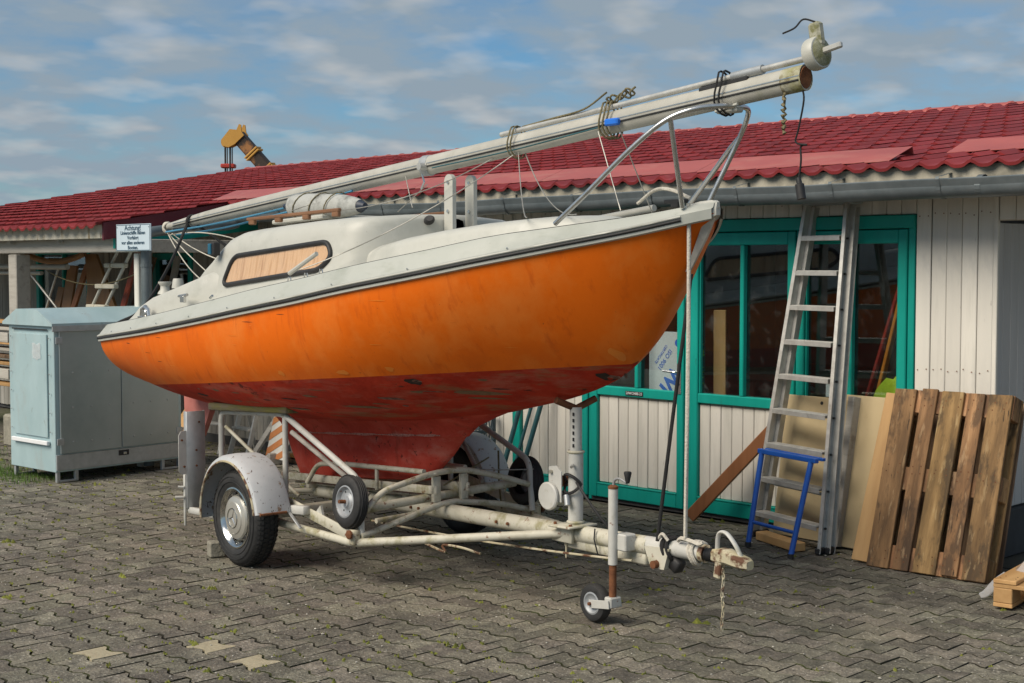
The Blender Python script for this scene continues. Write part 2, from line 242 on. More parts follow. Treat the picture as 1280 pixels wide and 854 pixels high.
m_endwall = mat('grey_white_end_board', [(0.50, 0.49, 0.48), (0.60, 0.59, 0.58)], 5, stretch=(1.6, 1.6, 0.2), rough=0.7, bump=0.15, var=0.05)
m_tealpole = mat('dark_teal_pole_paint', [(0.015, 0.075, 0.09), (0.025, 0.11, 0.125)], 9, rough=0.5)
m_crate = mat('slate_plastic_crate', [(0.05, 0.075, 0.09), (0.08, 0.11, 0.13)], 9, rough=0.6)
m_hazwhite = mat('hazard_white', [(0.55, 0.54, 0.5), (0.66, 0.65, 0.6)], 6, rough=0.6, spots=(12, 0.6, 0.7, (0.3, 0.27, 0.2), 0.6))
m_hazorange = mat('hazard_faded_orange', [(0.44, 0.16, 0.05), (0.54, 0.22, 0.08)], 6, rough=0.6)
m_stone = mat('concrete_chock', [(0.20, 0.19, 0.155), (0.33, 0.31, 0.25)], 16, rough=0.95, bump=0.7)
m_film = mat('clear_plastic_film', [(0.7, 0.7, 0.72), (0.8, 0.8, 0.82)], 8, rough=0.12, bump=0.8, bscale=18, alpha=0.42)
m_card = mat('wrapped_cardboard', [(0.30, 0.20, 0.12), (0.40, 0.28, 0.18)], 5, rough=0.8, bump=0.1)
m_brass = mat('bolt_zinc', [(0.45, 0.43, 0.36), (0.55, 0.53, 0.46)], 30, rough=0.4, metal=0.7, bump=0)
m_bluelens = mat('dark_blue_lamp_lens', [(0.01, 0.09, 0.16), (0.015, 0.12, 0.2)], 5, rough=0.15, bump=0)
m_tub = mat('dark_brown_tub', [(0.035, 0.025, 0.017), (0.07, 0.05, 0.035)], 8, rough=0.6, bump=0.3)
m_glass = glass_mat('window_glass')
m_acryl = glass_mat('clear_cabin_acrylic', (0.98, 0.98, 0.98), 0.03, 0.1)
# orange / brown grp etc done

# ------------------------------------------------------------------ mesh builder
class MB:
    def __init__(s): s.v = []; s.f = []; s.m = []; s.mi = 0
    def addv(s, vs):
        i = len(s.v); s.v.extend([tuple(x) for x in vs]); return i
    def addf(s, f): s.f.append(tuple(f)); s.m.append(s.mi)
    def box(s, c, size, rot=None, bev=0.0):
        """chamfered box: centre, full size, rot = Matrix 3x3"""
        hx, hy, hz = [d / 2 for d in size]; b = min(bev, hx * .49, hy * .49, hz * .49)
        R = rot or Matrix.Identity(3); c = Vector(c)
        if b <= 0:
            vs = [(x, y, z) for x in (-hx, hx) for y in (-hy, hy) for z in (-hz, hz)]
            i = s.addv([R @ Vector(q) + c for q in vs])
            for f in ((0, 1, 3, 2), (4, 6, 7, 5), (0, 4, 5, 1), (2, 3, 7, 6), (0, 2, 6, 4), (1, 5, 7, 3)): s.addf([i + k for k in f])
            return s
        ids = {}
        for sx in (-1, 1):
            for sy in (-1, 1):
                for sz in (-1, 1):
                    for a in range(3):
                        h = [hx - b, hy - b, hz - b]; h[a] += b
                        ids[sx, sy, sz, a] = s.addv([R @ Vector((sx * h[0], sy * h[1], sz * h[2])) + c])
        def q(*k): s.addf([ids[x] for x in k])
        for sg in (-1, 1):
            def o(*k): q(*(k if sg > 0 else k[::-1]))
            o((sg, -1, -1, 0), (sg, 1, -1, 0), (sg, 1, 1, 0), (sg, -1, 1, 0))
            o((-1, sg, -1, 1), (-1, sg, 1, 1), (1, sg, 1, 1), (1, sg, -1, 1))
            o((-1, -1, sg, 2), (1, -1, sg, 2), (1, 1, sg, 2), (-1, 1, sg, 2))
        for a in (-1, 1):
            for c2 in (-1, 1):
                k = ((a, c2, -1, 0), (a, c2, -1, 1), (a, c2, 1, 1), (a, c2, 1, 0)); q(*(k if a * c2 > 0 else k[::-1]))
                k = ((a, -1, c2, 0), (a, 1, c2, 0), (a, 1, c2, 2), (a, -1, c2, 2)); q(*(k if a * c2 > 0 else k[::-1]))
                k = ((-1, a, c2, 1), (-1, a, c2, 2), (1, a, c2, 2), (1, a, c2, 1)); q(*(k if a * c2 > 0 else k[::-1]))
        for sx in (-1, 1):
            for sy in (-1, 1):
                for sz in (-1, 1):
                    k = [(sx, sy, sz, 0), (sx, sy, sz, 1), (sx, sy, sz, 2)]; q(*(k if sx * sy * sz > 0 else k[::-1]))
        return s
    def beam(s, p, q, wdt, hgt, up=(0, 0, 1), bev=0.004):
        """bar from p to q with cross section wdt (sideways) x hgt (along up)"""
        p = Vector(p); q = Vector(q); d = q - p; L_ = d.length; x = d.normalized(); u = Vector(up)
        y = u.cross(x)
        if y.length < 1e-4: y = Vector((0, 1, 0)).cross(x)
        y.normalize(); z = x.cross(y)
        R = Matrix((x, y, z)).transposed()
        return s.box((p + q) / 2, (L_, wdt, hgt), R, bev)
    def tube(s, pts, r, seg=8, cap=True, closed=False, flat=1.0):
        pts = [Vector(p) for p in pts]; n = len(pts)
        rs = r if isinstance(r, (list, tuple)) else [r] * n
        tang = []
        for i in range(n):
            a = pts[(i - 1) % n] if (closed or i > 0) else pts[i]; b = pts[(i + 1) % n] if (closed or i < n - 1) else pts[i]
            t = (b - a)
            tang.append(t.normalized() if t.length > 1e-9 else Vector((0, 0, 1)))
        up = Vector((0, 0, 1)) if abs(tang[0].z) < 0.9 else Vector((1, 0, 0))
        u = (up - tang[0] * up.dot(tang[0])).normalized(); rings = []
        for i in range(n):
            u = (u - tang[i] * u.dot(tang[i]))
            u = u.normalized() if u.length > 1e-6 else tang[i].orthogonal().normalized()
            vv = tang[i].cross(u)
            rings.append(s.addv([pts[i] + (u * cos(2 * pi * k / seg) + vv * sin(2 * pi * k / seg) * flat) * rs[i] for k in range(seg)]))
        m = n if closed else n - 1
        for i in range(m):
            a = rings[i]; b = rings[(i + 1) % n]
            for k in range(seg): s.addf((a + k, a + (k + 1) % seg, b + (k + 1) % seg, b + k))
        if cap and not closed:
            s.addf([rings[0] + k for k in range(seg)][::-1]); s.addf([rings[-1] + k for k in range(seg)])
        return s
    def lathe(s, prof, c=(0, 0, 0), axis='Y', seg=24, close=False):
        """prof: list of (radius, height along axis)"""
        c = Vector(c); rings = []
        ax = {'X': (Vector((1, 0, 0)), Vector((0, 1, 0)), Vector((0, 0, 1))), 'Y': (Vector((0, 1, 0)), Vector((0, 0, 1)), Vector((1, 0, 0))), 'Z': (Vector((0, 0, 1)), Vector((1, 0, 0)), Vector((0, 1, 0)))}[axis] if isinstance(axis, str) else axis
        for r, h in prof:
            rings.append(s.addv([c + ax[0] * h + (ax[1] * cos(2 * pi * k / seg) + ax[2] * sin(2 * pi * k / seg)) * max(r, 1e-4) for k in range(seg)]))
        R = range(len(rings)) if close else range(len(rings) - 1)
        for i in R:
            a = rings[i]; b = rings[(i + 1) % len(rings)]
            for k in range(seg): s.addf((a + k, a + (k + 1) % seg, b + (k + 1) % seg, b + k))
        return s
    def prism(s, poly, a, b, f):
        """poly list of (u,v); f(u,v,h) -> point; extrude from h=a to h=b"""
        n = len(poly); i = s.addv([f(u, v, a) for u, v in poly]); j = s.addv([f(u, v, b) for u, v in poly])
        for k in range(n): s.addf((i + k, i + (k + 1) % n, j + (k + 1) % n, j + k))
        s.addf([i + k for k in range(n)][::-1]); s.addf([j + k for k in range(n)])
        return s
    def grid(s, P, flip=False):
        """P rows of points"""
        h = len(P); wd = len(P[0]); i = s.addv([p for r in P for p in r])
        for a in range(h - 1):
            for b in range(wd - 1):
                f = (i + a * wd + b, i + a * wd + b + 1, i + (a + 1) * wd + b + 1, i + (a + 1) * wd + b)
                s.addf(f[::-1] if flip else f)
        return s
    def mesh(s, name, mats, smooth=None):
        me = bpy.data.meshes.new(name); me.from_pydata(s.v, [], s.f)
        if not isinstance(mats, (list, tuple)): mats = [mats]
        for m in mats: me.materials.append(m)
        if len(mats) > 1: me.polygons.foreach_set('material_index', s.m)
        bm = bmesh.new(); bm.from_mesh(me)
        bmesh.ops.remove_doubles(bm, verts=bm.verts, dist=1e-5)
        bmesh.ops.recalc_face_normals(bm, faces=bm.faces)
        bm.to_mesh(me); bm.free()
        if smooth is not None:
            me.polygons.foreach_set('use_smooth', [True] * len(me.polygons))
            me.set_sharp_from_angle(angle=radians(smooth))
        me.update()
        return me
    def build(s, name, mats, parent=None, smooth=None, label=None):
        return link(name, s.mesh(name, mats, smooth), parent, label)
def link(name, me, parent=None, label=None, loc=None):
    o = bpy.data.objects.new(name, me); COL.objects.link(o)
    if parent is not None: o.parent = parent
    if label: o['label'] = label
    if loc is not None: o.location = loc
    return o
def tag(o, label=None, cat=None, group=None, kind=None):
    if label: o['label'] = label
    if cat: o['category'] = cat
    if group: o['group'] = group
    if kind: o['kind'] = kind
    return o
def empty(name, label, cat, loc=(0, 0, 0), rz=0, group=None):
    o = bpy.data.objects.new(name, None); COL.objects.link(o); o.location = loc; o.rotation_euler = (0, 0, rz); o.empty_display_size = 0.1
    return tag(o, label, cat, group)
def arc(c, r, a0, a1, n, f):
    return [f(c[0] + r * cos(radians(a0 + (a1 - a0) * i / n)), c[1] + r * sin(radians(a0 + (a1 - a0) * i / n))) for i in range(n + 1)]
def smooth_path(pts, n=6):
    pts = [Vector(p) for p in pts]; o = []
    P = [pts[0] * 2 - pts[1]] + pts + [pts[-1] * 2 - pts[-2]]
    for i in range(1, len(P) - 2):
        for k in range(n):
            t = k / n; a, b, c, d = P[i - 1], P[i], P[i + 1], P[i + 2]
            o.append(0.5 * ((2 * b) + (c - a) * t + (2 * a - 5 * b + 4 * c - d) * t * t + (3 * b - a - 3 * c + d) * t ** 3))
    return o + [pts[-1]]
def fillet(pts, r, n=5):
    pts = [Vector(p) for p in pts]; o = [pts[0]]
    for i in range(1, len(pts) - 1):
        a, b, c = pts[i - 1], pts[i], pts[i + 1]; u = (a - b); v = (c - b); k = min(r, u.length * .49, v.length * .49)
        p = b + u.normalized() * k; q = b + v.normalized() * k
        for j in range(n + 1):
            t = j / n; o.append(p * (1 - t) ** 2 + b * 2 * t * (1 - t) + q * t * t)
    return o + [pts[-1]]
def sag(p, q, s, n=14):
    p = Vector(p); q = Vector(q)
    return [p.lerp(q, i / n) - Vector((0, 0, s * 4 * (i / n) * (1 - i / n))) for i in range(n + 1)]
def text_mesh(body, size, extr=0.001, align='CENTER', bold=0.0):
    cu = bpy.data.curves.new('lettering', 'FONT'); cu.body = body; cu.size = size; cu.extrude = extr; cu.align_x = align; cu.align_y = 'CENTER'; cu.offset = bold; cu.resolution_u = 3
    o = bpy.data.objects.new('lettering', cu); COL.objects.link(o)
    bpy.context.view_layer.update()
    me = bpy.data.meshes.new_from_object(o.evaluated_get(bpy.context.evaluated_depsgraph_get()))
    bpy.data.objects.remove(o); bpy.data.curves.remove(cu)
    return me
def put_text(body, size, loc, xdir, zdir, m, parent, name='lettering', bold=0.0, sx=1.0):
    me = text_mesh(body, size, bold=bold); me.materials.clear(); me.materials.append(m)
    o = link(name, me, parent); x = Vector(xdir).normalized(); y = Vector(zdir).normalized(); z = x.cross(y)
    M4 = Matrix((x * sx, y, z)).transposed().to_4x4(); M4.translation = Vector(loc); o.matrix_local = M4
    return o
def hermite(xs, ys):
    xs = np.array(xs, float); ys = np.array(ys, float); d = np.diff(ys) / np.diff(xs); m = np.zeros(len(xs))
    m[1:-1] = np.where(d[:-1] * d[1:] > 0, 2 * d[:-1] * d[1:] / (d[:-1] + d[1:] + 1e-12), 0); m[0] = d[0]; m[-1] = d[-1]
    def f(x):
        x = min(max(x, xs[0]), xs[-1]); i = min(max(int(np.searchsorted(xs, x)) - 1, 0), len(xs) - 2); h = xs[i + 1] - xs[i]; t = (x - xs[i]) / h
        return float((2 * t ** 3 - 3 * t * t + 1) * ys[i] + (t ** 3 - 2 * t * t + t) * h * m[i] + (-2 * t ** 3 + 3 * t * t) * ys[i + 1] + (t ** 3 - t * t) * h * m[i + 1])
    return f

# ================================================================== SETTING: ground
def project(P):
    v = Vector(P) - Vector((0, 0, CAM_H)); fh = Vector((cos(AZ), sin(AZ), 0)); rt = Vector((sin(AZ), -cos(AZ), 0))
    fw = fh * cos(PITCH) - Vector((0, 0, sin(PITCH))); up = fh * sin(PITCH) + Vector((0, 0, cos(PITCH))); z = v.dot(fw)
    if z < 0.2: return (9999, 9999, z)
    return (640 + 1778 * v.dot(rt) / z, 427 - 1778 * v.dot(up) / z, z)
rg = random.Random(3)
g = MB(); R_ = 600
xs = [-R_, -40, -14.8, 2.2, 30, R_]; ys = [-R_, -10, -.3, 8.1, 40, R_]
for i in range(5):
    for j in range(5):
        g.mi = 1 if (i == 2 and j == 2) else 0
        k = g.addv([(xs[i], ys[j], -.0165), (xs[i + 1], ys[j], -.0165), (xs[i + 1], ys[j + 1], -.0165), (xs[i], ys[j + 1], -.0165)]); g.addf((k, k + 1, k + 2, k + 3))
ground = g.build('ground', [m_earth, m_joint]); tag(ground, 'grey paved yard with mossy joints between the stones', kind='structure')
PA, PW, PD, PE = 0.178, 0.147, 0.015, 0.024
def paver_poly(gap):
    a = PA / 2 - gap * .38; hw = PW / 2 + PD - gap; wa = PW / 2 - PD - gap
    return [(a, -hw), (a, hw), (PA / 2 - PE, hw), (PE, wa), (-PE, wa), (-PA / 2 + PE, hw), (-a, hw), (-a, -hw), (-PA / 2 + PE, -hw), (-PE, -wa), (PE, -wa), (PA / 2 - PE, -hw)]
def paver_geo():
    t = paver_poly(.0070); r = paver_poly(.0062); n = 12
    V = [(x, y, 0) for x, y in t] + [(x, y, -.0011) for x, y in r] + [(x, y, -.036) for x, y in r]
    Fc = [tuple(range(n))] + [(n + k, n + (k + 1) % n, (k + 1) % n, k) for k in range(n)] + [(2 * n + k, 2 * n + (k + 1) % n, n + (k + 1) % n, n + k) for k in range(n)]
    return V, Fc
PV, PF = paver_geo()
cand = []
for j in range(-10, int((8.12 - 1.2) / PW)):
    yy = 1.2 + j * PW
    for i in range(-9, int(15.4 / PA)):
        xx = -13.1 + (i + (0.5 if j % 2 else 0)) * PA
        px, py, dep = project((xx, yy, 0))
        if dep < 2.2 or px < -1100 or px > 2300: continue
        cand.append((xx, yy, dep, 0 <= px <= 1280 and py <= 858))
vis = sorted([c for c in cand if c[3]], key=lambda c: c[2])
solo = set((c[0], c[1]) for c in vis[:297])
pale_at = [(-5.74, 3.655), (-5.42, 3.755), (-5.93, 3.27)]
pale = set()
for px_, py_ in pale_at:
    c = min(cand, key=lambda c: (c[0] - px_) ** 2 + (c[1] - py_) ** 2); pale.add((c[0], c[1]))
pm = bpy.data.meshes.new('paver'); pm.from_pydata(PV, [], PF); pm.materials.append(m_paver); pm.materials.append(m_joint); PMI = [0] * 13 + [1] * 12; pm.polygons.foreach_set('material_index', PMI)
pm2 = pm.copy(); pm2.materials.clear(); pm2.materials.append(m_paverpale); pm2.materials.append(m_joint)
BV, BF = [], []
def unev(x, y): return 0.0025 * sin(x * 1.3 + 0.7) * cos(y * 1.1) + 0.0018 * sin(x * 3.1 + y * 2.3)
for c in cand:
    x, y = c[0], c[1]; z = unev(x, y) + rg.uniform(-.0025, .0025) - 0.004; tx, ty, tz = rg.gauss(0, .009), rg.gauss(0, .009), rg.gauss(0, .014)
    if (x, y) in solo or (x, y) in pale:
        o = link('paver', pm2 if (x, y) in pale else pm, ground, 'pale sandy yellow paver' if (x, y) in pale else None); o.location = (x, y, z); o.rotation_euler = (tx, ty, tz)
    else:
        b = len(BV); M3 = Matrix.Rotation(tz, 3, 'Z') @ Matrix.Rotation(ty, 3, 'Y') @ Matrix.Rotation(tx, 3, 'X')
        for v in PV:
            q = M3 @ Vector(v); BV.append((q.x + x, q.y + y, q.z + z))
        for f in PF: BF.append(tuple(k + b for k in f))
me = bpy.data.meshes.new('pavers'); me.from_pydata(BV, [], BF); me.materials.append(m_paver); me.materials.append(m_joint); me.polygons.foreach_set('material_index', PMI * (len(BF) // 25))
o = link('pavers', me, ground); o['kind'] = 'stuff'
# moss in the joints, pebbles
from mathutils import noise as mnoise
mb = MB(); pb = MB()
for c in cand:
    x, y, dep, v = c
    if y < .9: continue
    dens = mnoise.noise((x * 0.5, y * 0.5, 1.7)) * 0.5 + 0.5
    dens2 = (1.15 if y < 4.6 or x < -8.5 else 0.45) * dens
    for k in range(2):
        if rg.random() < dens2 * 0.75:
            if k == 0: cx, cy = x + PA / 2, y + rg.uniform(-.06, .06)
            else:
                u = rg.uniform(-PA / 2, PA / 2); cx = x + u; cy = y + PW / 2 + (PD if abs(u) > .06 else (-PD if abs(u) < .03 else 0))
            s_ = rg.uniform(.0045, .0105) * (2.0 if rg.random() < .07 else 1); lx = rg.uniform(1, 3.2)
            z0 = unev(cx, cy) - .008
            for q in range(rg.randint(2, 4)):
                ox, oy = rg.gauss(0, s_ * 1.6), rg.gauss(0, s_ * .9)
                h = s_ * rg.uniform(.6, 1.3) + .006; r_ = s_ * rg.uniform(.7, 1.2)
                b = mb.addv([(cx + ox + cos(a) * r_ * lx * .6, cy + oy + sin(a) * r_, z0) for a in (0.3, 1.5, 2.8, 4.0, 5.2)] + [(cx + ox, cy + oy, z0 + h)])
                for a in range(5): mb.addf((b + a, b + (a + 1) % 5, b + 5))
    for _k in range(2):
        if rg.random() > 0.5: continue
        cx, cy = x + rg.uniform(-.09, .09), y + rg.uniform(-.07, .07); s_ = rg.uniform(.0025, .0065) * (1.5 if rg.random() < .06 else 1); z0 = unev(cx, cy) - .002
        a0 = rg.random() * 6
        b = pb.addv([(cx + cos(a0 + a) * s_ * rg.uniform(.8, 1.3), cy + sin(a0 + a) * s_ * rg.uniform(.8, 1.3), z0 + s_ * .35) for a in (0, 1.57, 3.14, 4.7)] + [(cx, cy, z0 + s_ * 1.0), (cx, cy, z0 - s_ * .4)])
        for a in range(4): pb.addf((b + a, b + (a + 1) % 4, b + 4)); pb.addf((b + (a + 1) % 4, b + a, b + 5))
me = bpy.data.meshes.new('moss'); me.from_pydata(mb.v, [], mb.f); me.materials.append(m_mossg); o = link('moss', me); tag(o, 'small green moss tufts growing in the joints of the paving', 'moss', kind='stuff')
me = bpy.data.meshes.new('pebbles'); me.from_pydata(pb.v, [], pb.f); me.materials.append(m_pebble); o = link('pebbles', me); tag(o, 'scattered pale grit and pebbles on the paving', 'pebbles', kind='stuff')
# grass patch by the cabinet
gb = MB()
for k in range(2600):
    cx = rg.gauss(-11.75, .42); cy = rg.gauss(5.55, .14)
    if k % 4 == 0: cx = rg.uniform(-13.4, -12.0); cy = rg.uniform(5.3, 6.6)
    if cx > -11.05: continue
    h = rg.uniform(.012, .055); a = rg.random() * 6.28; lean = rg.uniform(0, .03); wd = .0035
    p = Vector((cx, cy, -.025)); t = p + Vector((cos(a) * lean, sin(a) * lean, h + .025)); sx = Vector((-sin(a), cos(a), 0)) * wd
    b = gb.addv([p - sx, p + sx, t]); gb.addf((b, b + 1, b + 2))
me = bpy.data.meshes.new('grass'); me.from_pydata(gb.v, [], gb.f); me.materials.append(m_grass); o = link('grass', me); tag(o, 'patch of short green grass at the foot of the pale blue cabinet', 'grass', kind='stuff')

# ================================================================== THE BUILDING
YF = 8.17
bld = empty('workshop_building', 'long low workshop with red tiled roof, white boards and teal doors', 'building', (-8, 9, 0))
BO = Vector((-8, 9, 0))
def bpart(mbuild, name, m, parent=None, smooth=None, label=None):
    """geometry in world coordinates -> child of the building"""
    p = parent or bld
    off = BO
    q = p
    while q is not bld: off = off + q.location; q = q.parent
    mbuild.v = [(a - off.x, b - off.y, c - off.z) for a, b, c in mbuild.v]
    return mbuild.build(name, m, p, smooth, label)
# --- wall: backing slab + planks
PCACHE = {}
def plank_mesh(wd, th, ht, m, bev=.004):
    key = (round(wd, 3), th, round(ht, 3), m.name)
    if key not in PCACHE: PCACHE[key] = MB().box((0, 0, ht / 2), (wd, th, ht), None, bev).mesh('plank', m)
    return PCACHE[key]
def planks_x(parent, off, x0, x1, z0, z1, y, m, wd=.105, th=.02, name='plank', gap=.004):
    n = max(1, round((x1 - x0) / wd)); wd = (x1 - x0) / n
    for i in range(n):
        o = link(name, plank_mesh(wd - gap, th, z1 - z0, m), parent)
        o.location = Vector((x0 + (i + .5) * wd, y + rg.uniform(-.002, .002), z0 + rg.uniform(-.003, .003))) - off
        o.rotation_euler = (0, rg.gauss(0, .0012), 0)
def planks_y(parent, off, y0, y1, z0, z1, x, m, wd=.105, th=.02):
    n = max(1, round((y1 - y0) / wd)); wd = (y1 - y0) / n
    for i in range(n):
        o = link('plank', plank_mesh(wd - .004, th, z1 - z0, m), parent)
        o.location = Vector((x + rg.uniform(-.002, .002), y0 + (i + .5) * wd, z0)) - off; o.rotation_euler = (0, 0, pi / 2)
RM = .172
def roofz(y): return 2.39 + RM * (y - 7.75)
wl = MB()
YB = YF + .012
# backing slabs around openings (X ranges of solid wall, z ranges)
solid = [(-19.0, -16.3, 0, 2.34), (-16.3, -15.0, 2.0, 2.34), (-15.0, -13.62, 0, 2.34), (-13.62, -12.86, 0, 1.05), (-13.62, -12.86, 1.93, 2.34), (-12.86, -8.14, 0, 2.34), (-8.14, -4.55, 2.125, 2.34), (-4.55, -4.03, 0, 2.34)]
for a, b, c, d in solid: wl.box(((a + b) / 2, YB + .04, (c + d) / 2), (b - a, .07, d - c))
wl.box((-4.075, 10.4, 1.17), (.06, 4.3, 2.34)); wl.box((-11.5, 12.6, 1.1), (15, .1, 2.2)); wl.box((-18.98, 10.4, 1.17), (.06, 4.3, 2.34))
wall = bpart(wl, 'wall', m_plinth)
for a, b, c, d in solid:
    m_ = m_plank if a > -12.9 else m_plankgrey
    if (a, c) == (-4.55, 0): planks_x(wall, BO, a + .004, b, .03, d - .03, YF - .012, m_plank, .104)
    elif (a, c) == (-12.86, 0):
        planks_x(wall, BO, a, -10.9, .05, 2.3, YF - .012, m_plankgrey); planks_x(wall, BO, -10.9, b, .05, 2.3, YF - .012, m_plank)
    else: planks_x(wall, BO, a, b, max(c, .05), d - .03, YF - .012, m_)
planks_y(wall, BO, YF + .0, 12.5, .30, 2.06, -4.035, m_endwall, .10)
pl = MB().box((-4.028, 10.32, .14), (.05, 4.35, .30), None, .01); bpart(pl, 'plinth', m_plinth)
pl = MB().box((-4.022, YF - .004, 1.17), (.03, .03, 2.30), None, .004); bpart(pl, 'corner_trim', m_plank)
# boarded lintel of the open porch on the right, its post
pl = MB().box((-2.6, YF + .03, 2.19), (2.84, .06, .24), None, .004); bpart(pl, 'lintel', m_timbergrey)
planks_x(wall, BO, -4.0, -1.2, 2.075, 2.30, YF - .012, m_plank)
pl = MB().box((-1.3, YF + .05, 1.03), (.14, .14, 2.06), None, .008); bpart(pl, 'post', m_timbergrey)
pl = MB().box((-10.5, YF - .01, .02), (5, .04, .1), None, .005); bpart(pl, 'plinth', m_plinth)
nb = MB()
def nail_at(x, y, z):
    i = nb.addv([(x + .0045 * cos(t), y, z + .0045 * sin(t)) for t in (0, 1.05, 2.1, 3.14, 4.2, 5.25)]); nb.addf(range(i, i + 6))
for z in (.16, 1.15, 2.12):
    for k in range(5):
        for d_ in (-.028, .028): nail_at(-4.546 + .1032 * (k + .5) + d_ + rg.gauss(0, .003), YF - .0265, z + rg.gauss(0, .008))
for k in range(34): nail_at(-8.14 + 3.59 * (k + .5) / 34, YF - .0265, 2.22 + rg.gauss(0, .01))
nm_ = bpart(nb, 'nails', m_rust); nm_['kind'] = 'stuff'
# --- glazed doors
def leaf(x0, x1, name, label, mull=True, solid_low=True, z0=.03, z1=2.03, st=.062, zs=.82, handle=None, mullx=None, low=True):
    d = bpy.data.objects.new(name, None); COL.objects.link(d); d.parent = bld; d.location = Vector((x0, YF, 0)) - BO; d['label'] = label; d.empty_display_size = .1
    O = Vector((x0, YF, 0)); wdt = x1 - x0
    def bx(cx, cz, sx, sz, nm='rail', y=-.02, th=.05, bev=.006): return MB().box((cx, y, cz), (sx, th, sz), None, bev).build(nm, m_teal, d)
    bx(st / 2, (z0 + z1) / 2, st, z1 - z0, 'stile'); bx(wdt - st / 2, (z0 + z1) / 2, st, z1 - z0, 'stile')
    bx(wdt / 2, z1 - .045, wdt - 2 * st, .088, 'top_rail', -.018)
    bx(wdt / 2, zs + .03, wdt - 2 * st, .07, 'mid_rail', -.018)
    if low:
        bx(wdt / 2, z0 + .05, wdt - 2 * st, .10, 'bottom_rail', -.018)
        MB().box((wdt / 2, -.016, z0 + .105), (wdt - 2 * st, .062, .012), None, .003).build('drip_bead', m_teal, d)
        planks_x(d, O, x0 + st + .002, x1 - st - .002, z0 + .112, zs - .008, YF - .006, m_plank, .098)
        MB().box((wdt / 2, .022, (z0 + zs) / 2), (wdt - .02, .02, zs - z0 - .02)).build('backing', m_plinth, d)
    zg0, zg1 = zs + .066, z1 - .09
    # glazing beads
    for cx in (st + .006, wdt - st - .006): bx(cx, (zg0 + zg1) / 2, .012, zg1 - zg0, 'bead', -.012, .03, .003)
    mxs = [st] + ([mullx or wdt / 2] if mull else []) + [wdt - st]
    if mull: bx(mxs[1], (zg0 + zg1) / 2, .034, zg1 - zg0, 'mullion', -.018, .046, .005)
    for a, b in zip(mxs[:-1], mxs[1:]):
        MB().box(((a + b) / 2, .002, (zg0 + zg1) / 2), (b - a - .01, .005, zg1 - zg0 + .01)).build('pane', m_glass, d)
    if handle is not None:
        h = MB().box((handle, -.049, .98), (.036, .008, .22), None, .003).build('handle_plate', m_steel, d)
        MB().tube(fillet([(handle, -.05, 1.03), (handle, -.095, 1.03), (handle - .11, -.098, 1.035)], .02), .009).build('handle', m_steel, h)
        MB().lathe([(.0, -.003), (.008, -.003), (.008, .001)], (handle, -.0535, .94), 'Y', 10).build('keyhole', m_black, h)
    return d
leaf(-8.10, -7.305, 'door', 'teal framed door leaf hidden behind the winch post', handle=None)
dA = leaf(-7.27, -6.375, 'door', 'teal framed door leaf with lever handle and small number plate', handle=.86)
leaf(-6.31, -5.43, 'door', 'teal framed door leaf with two tall panes beside the ladder')
leaf(-5.42, -4.60, 'door', 'teal framed door leaf behind the aluminium ladder')
fr = MB()
for x, wd in ((-8.12, .034), (-7.288, .03), (-6.343, .06), (-5.425, .006), (-4.575, .045)): fr.box((x, YF + .01, 1.05), (wd, .08, 2.10), None, .004)
bpart(fr, 'door_frame', m_teal)
fr = MB().box((-6.34, YF - .004, 2.078), (3.58, .09, .085), None, .006); bpart(fr, 'door_header', m_teal)
fr = MB().box((-6.34, YF + .012, .012), (3.58, .07, .03), None, .004); bpart(fr, 'threshold', m_plinth)
pl = MB().box((.435, -.046, .845), (.17, .004, .032), None, .001).build('number_plate', m_black, dA)
put_text('20WO488-23', .028, (0.435, -.0487, .845), (1, 0, 0), (0, 0, 1), m_paper, pl)
# windows in the shaded wall on the left
def window(x0, x1, z0, z1, label, bars):
    d = bpy.data.objects.new('window', None); COL.objects.link(d); d.parent = bld; d.location = Vector((x0, YF, z0)) - BO; d['label'] = label; d.empty_display_size = .1
    wd, ht = x1 - x0, z1 - z0; f = MB(); st = .07
    f.box((st / 2, -.01, ht / 2), (st, .06, ht), None, .005); f.box((wd - st / 2, -.01, ht / 2), (st, .06, ht), None, .005)
    f.box((wd / 2, -.008, ht - st / 2), (wd - 2 * st, .06, st), None, .005); f.box((wd / 2, -.008, st / 2), (wd - 2 * st, .06, st), None, .005)
    f.build('frame', m_teal, d)
    for k in range(1, bars + 1): MB().box((st + (wd - 2 * st) * k / (bars + 1), -.006, ht / 2), (.04, .045, ht - 2 * st), None, .004).build('mullion', m_teal, d)
    for k in range(bars + 1):
        a = st + (wd - 2 * st) * k / (bars + 1); b = st + (wd - 2 * st) * (k + 1) / (bars + 1)
        MB().box(((a + b) / 2, .004, ht / 2), (b - a, .005, ht - 2 * st)).build('pane', m_glass, d)
window(-13.62, -12.86, 1.05, 1.93, 'teal framed window in the grey wall behind the stern', 1)
window(-16.3, -15.0, .06, 2.0, 'teal framed glazed door under the porch', 1)
# dim interior
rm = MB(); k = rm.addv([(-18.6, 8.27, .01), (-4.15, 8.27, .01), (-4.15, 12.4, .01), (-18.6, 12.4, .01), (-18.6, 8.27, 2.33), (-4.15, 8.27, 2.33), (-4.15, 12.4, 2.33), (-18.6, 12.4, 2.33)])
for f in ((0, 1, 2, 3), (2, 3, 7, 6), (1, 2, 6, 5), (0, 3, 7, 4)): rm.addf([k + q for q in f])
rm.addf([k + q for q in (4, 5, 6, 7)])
bpart(rm, 'room', m_room)
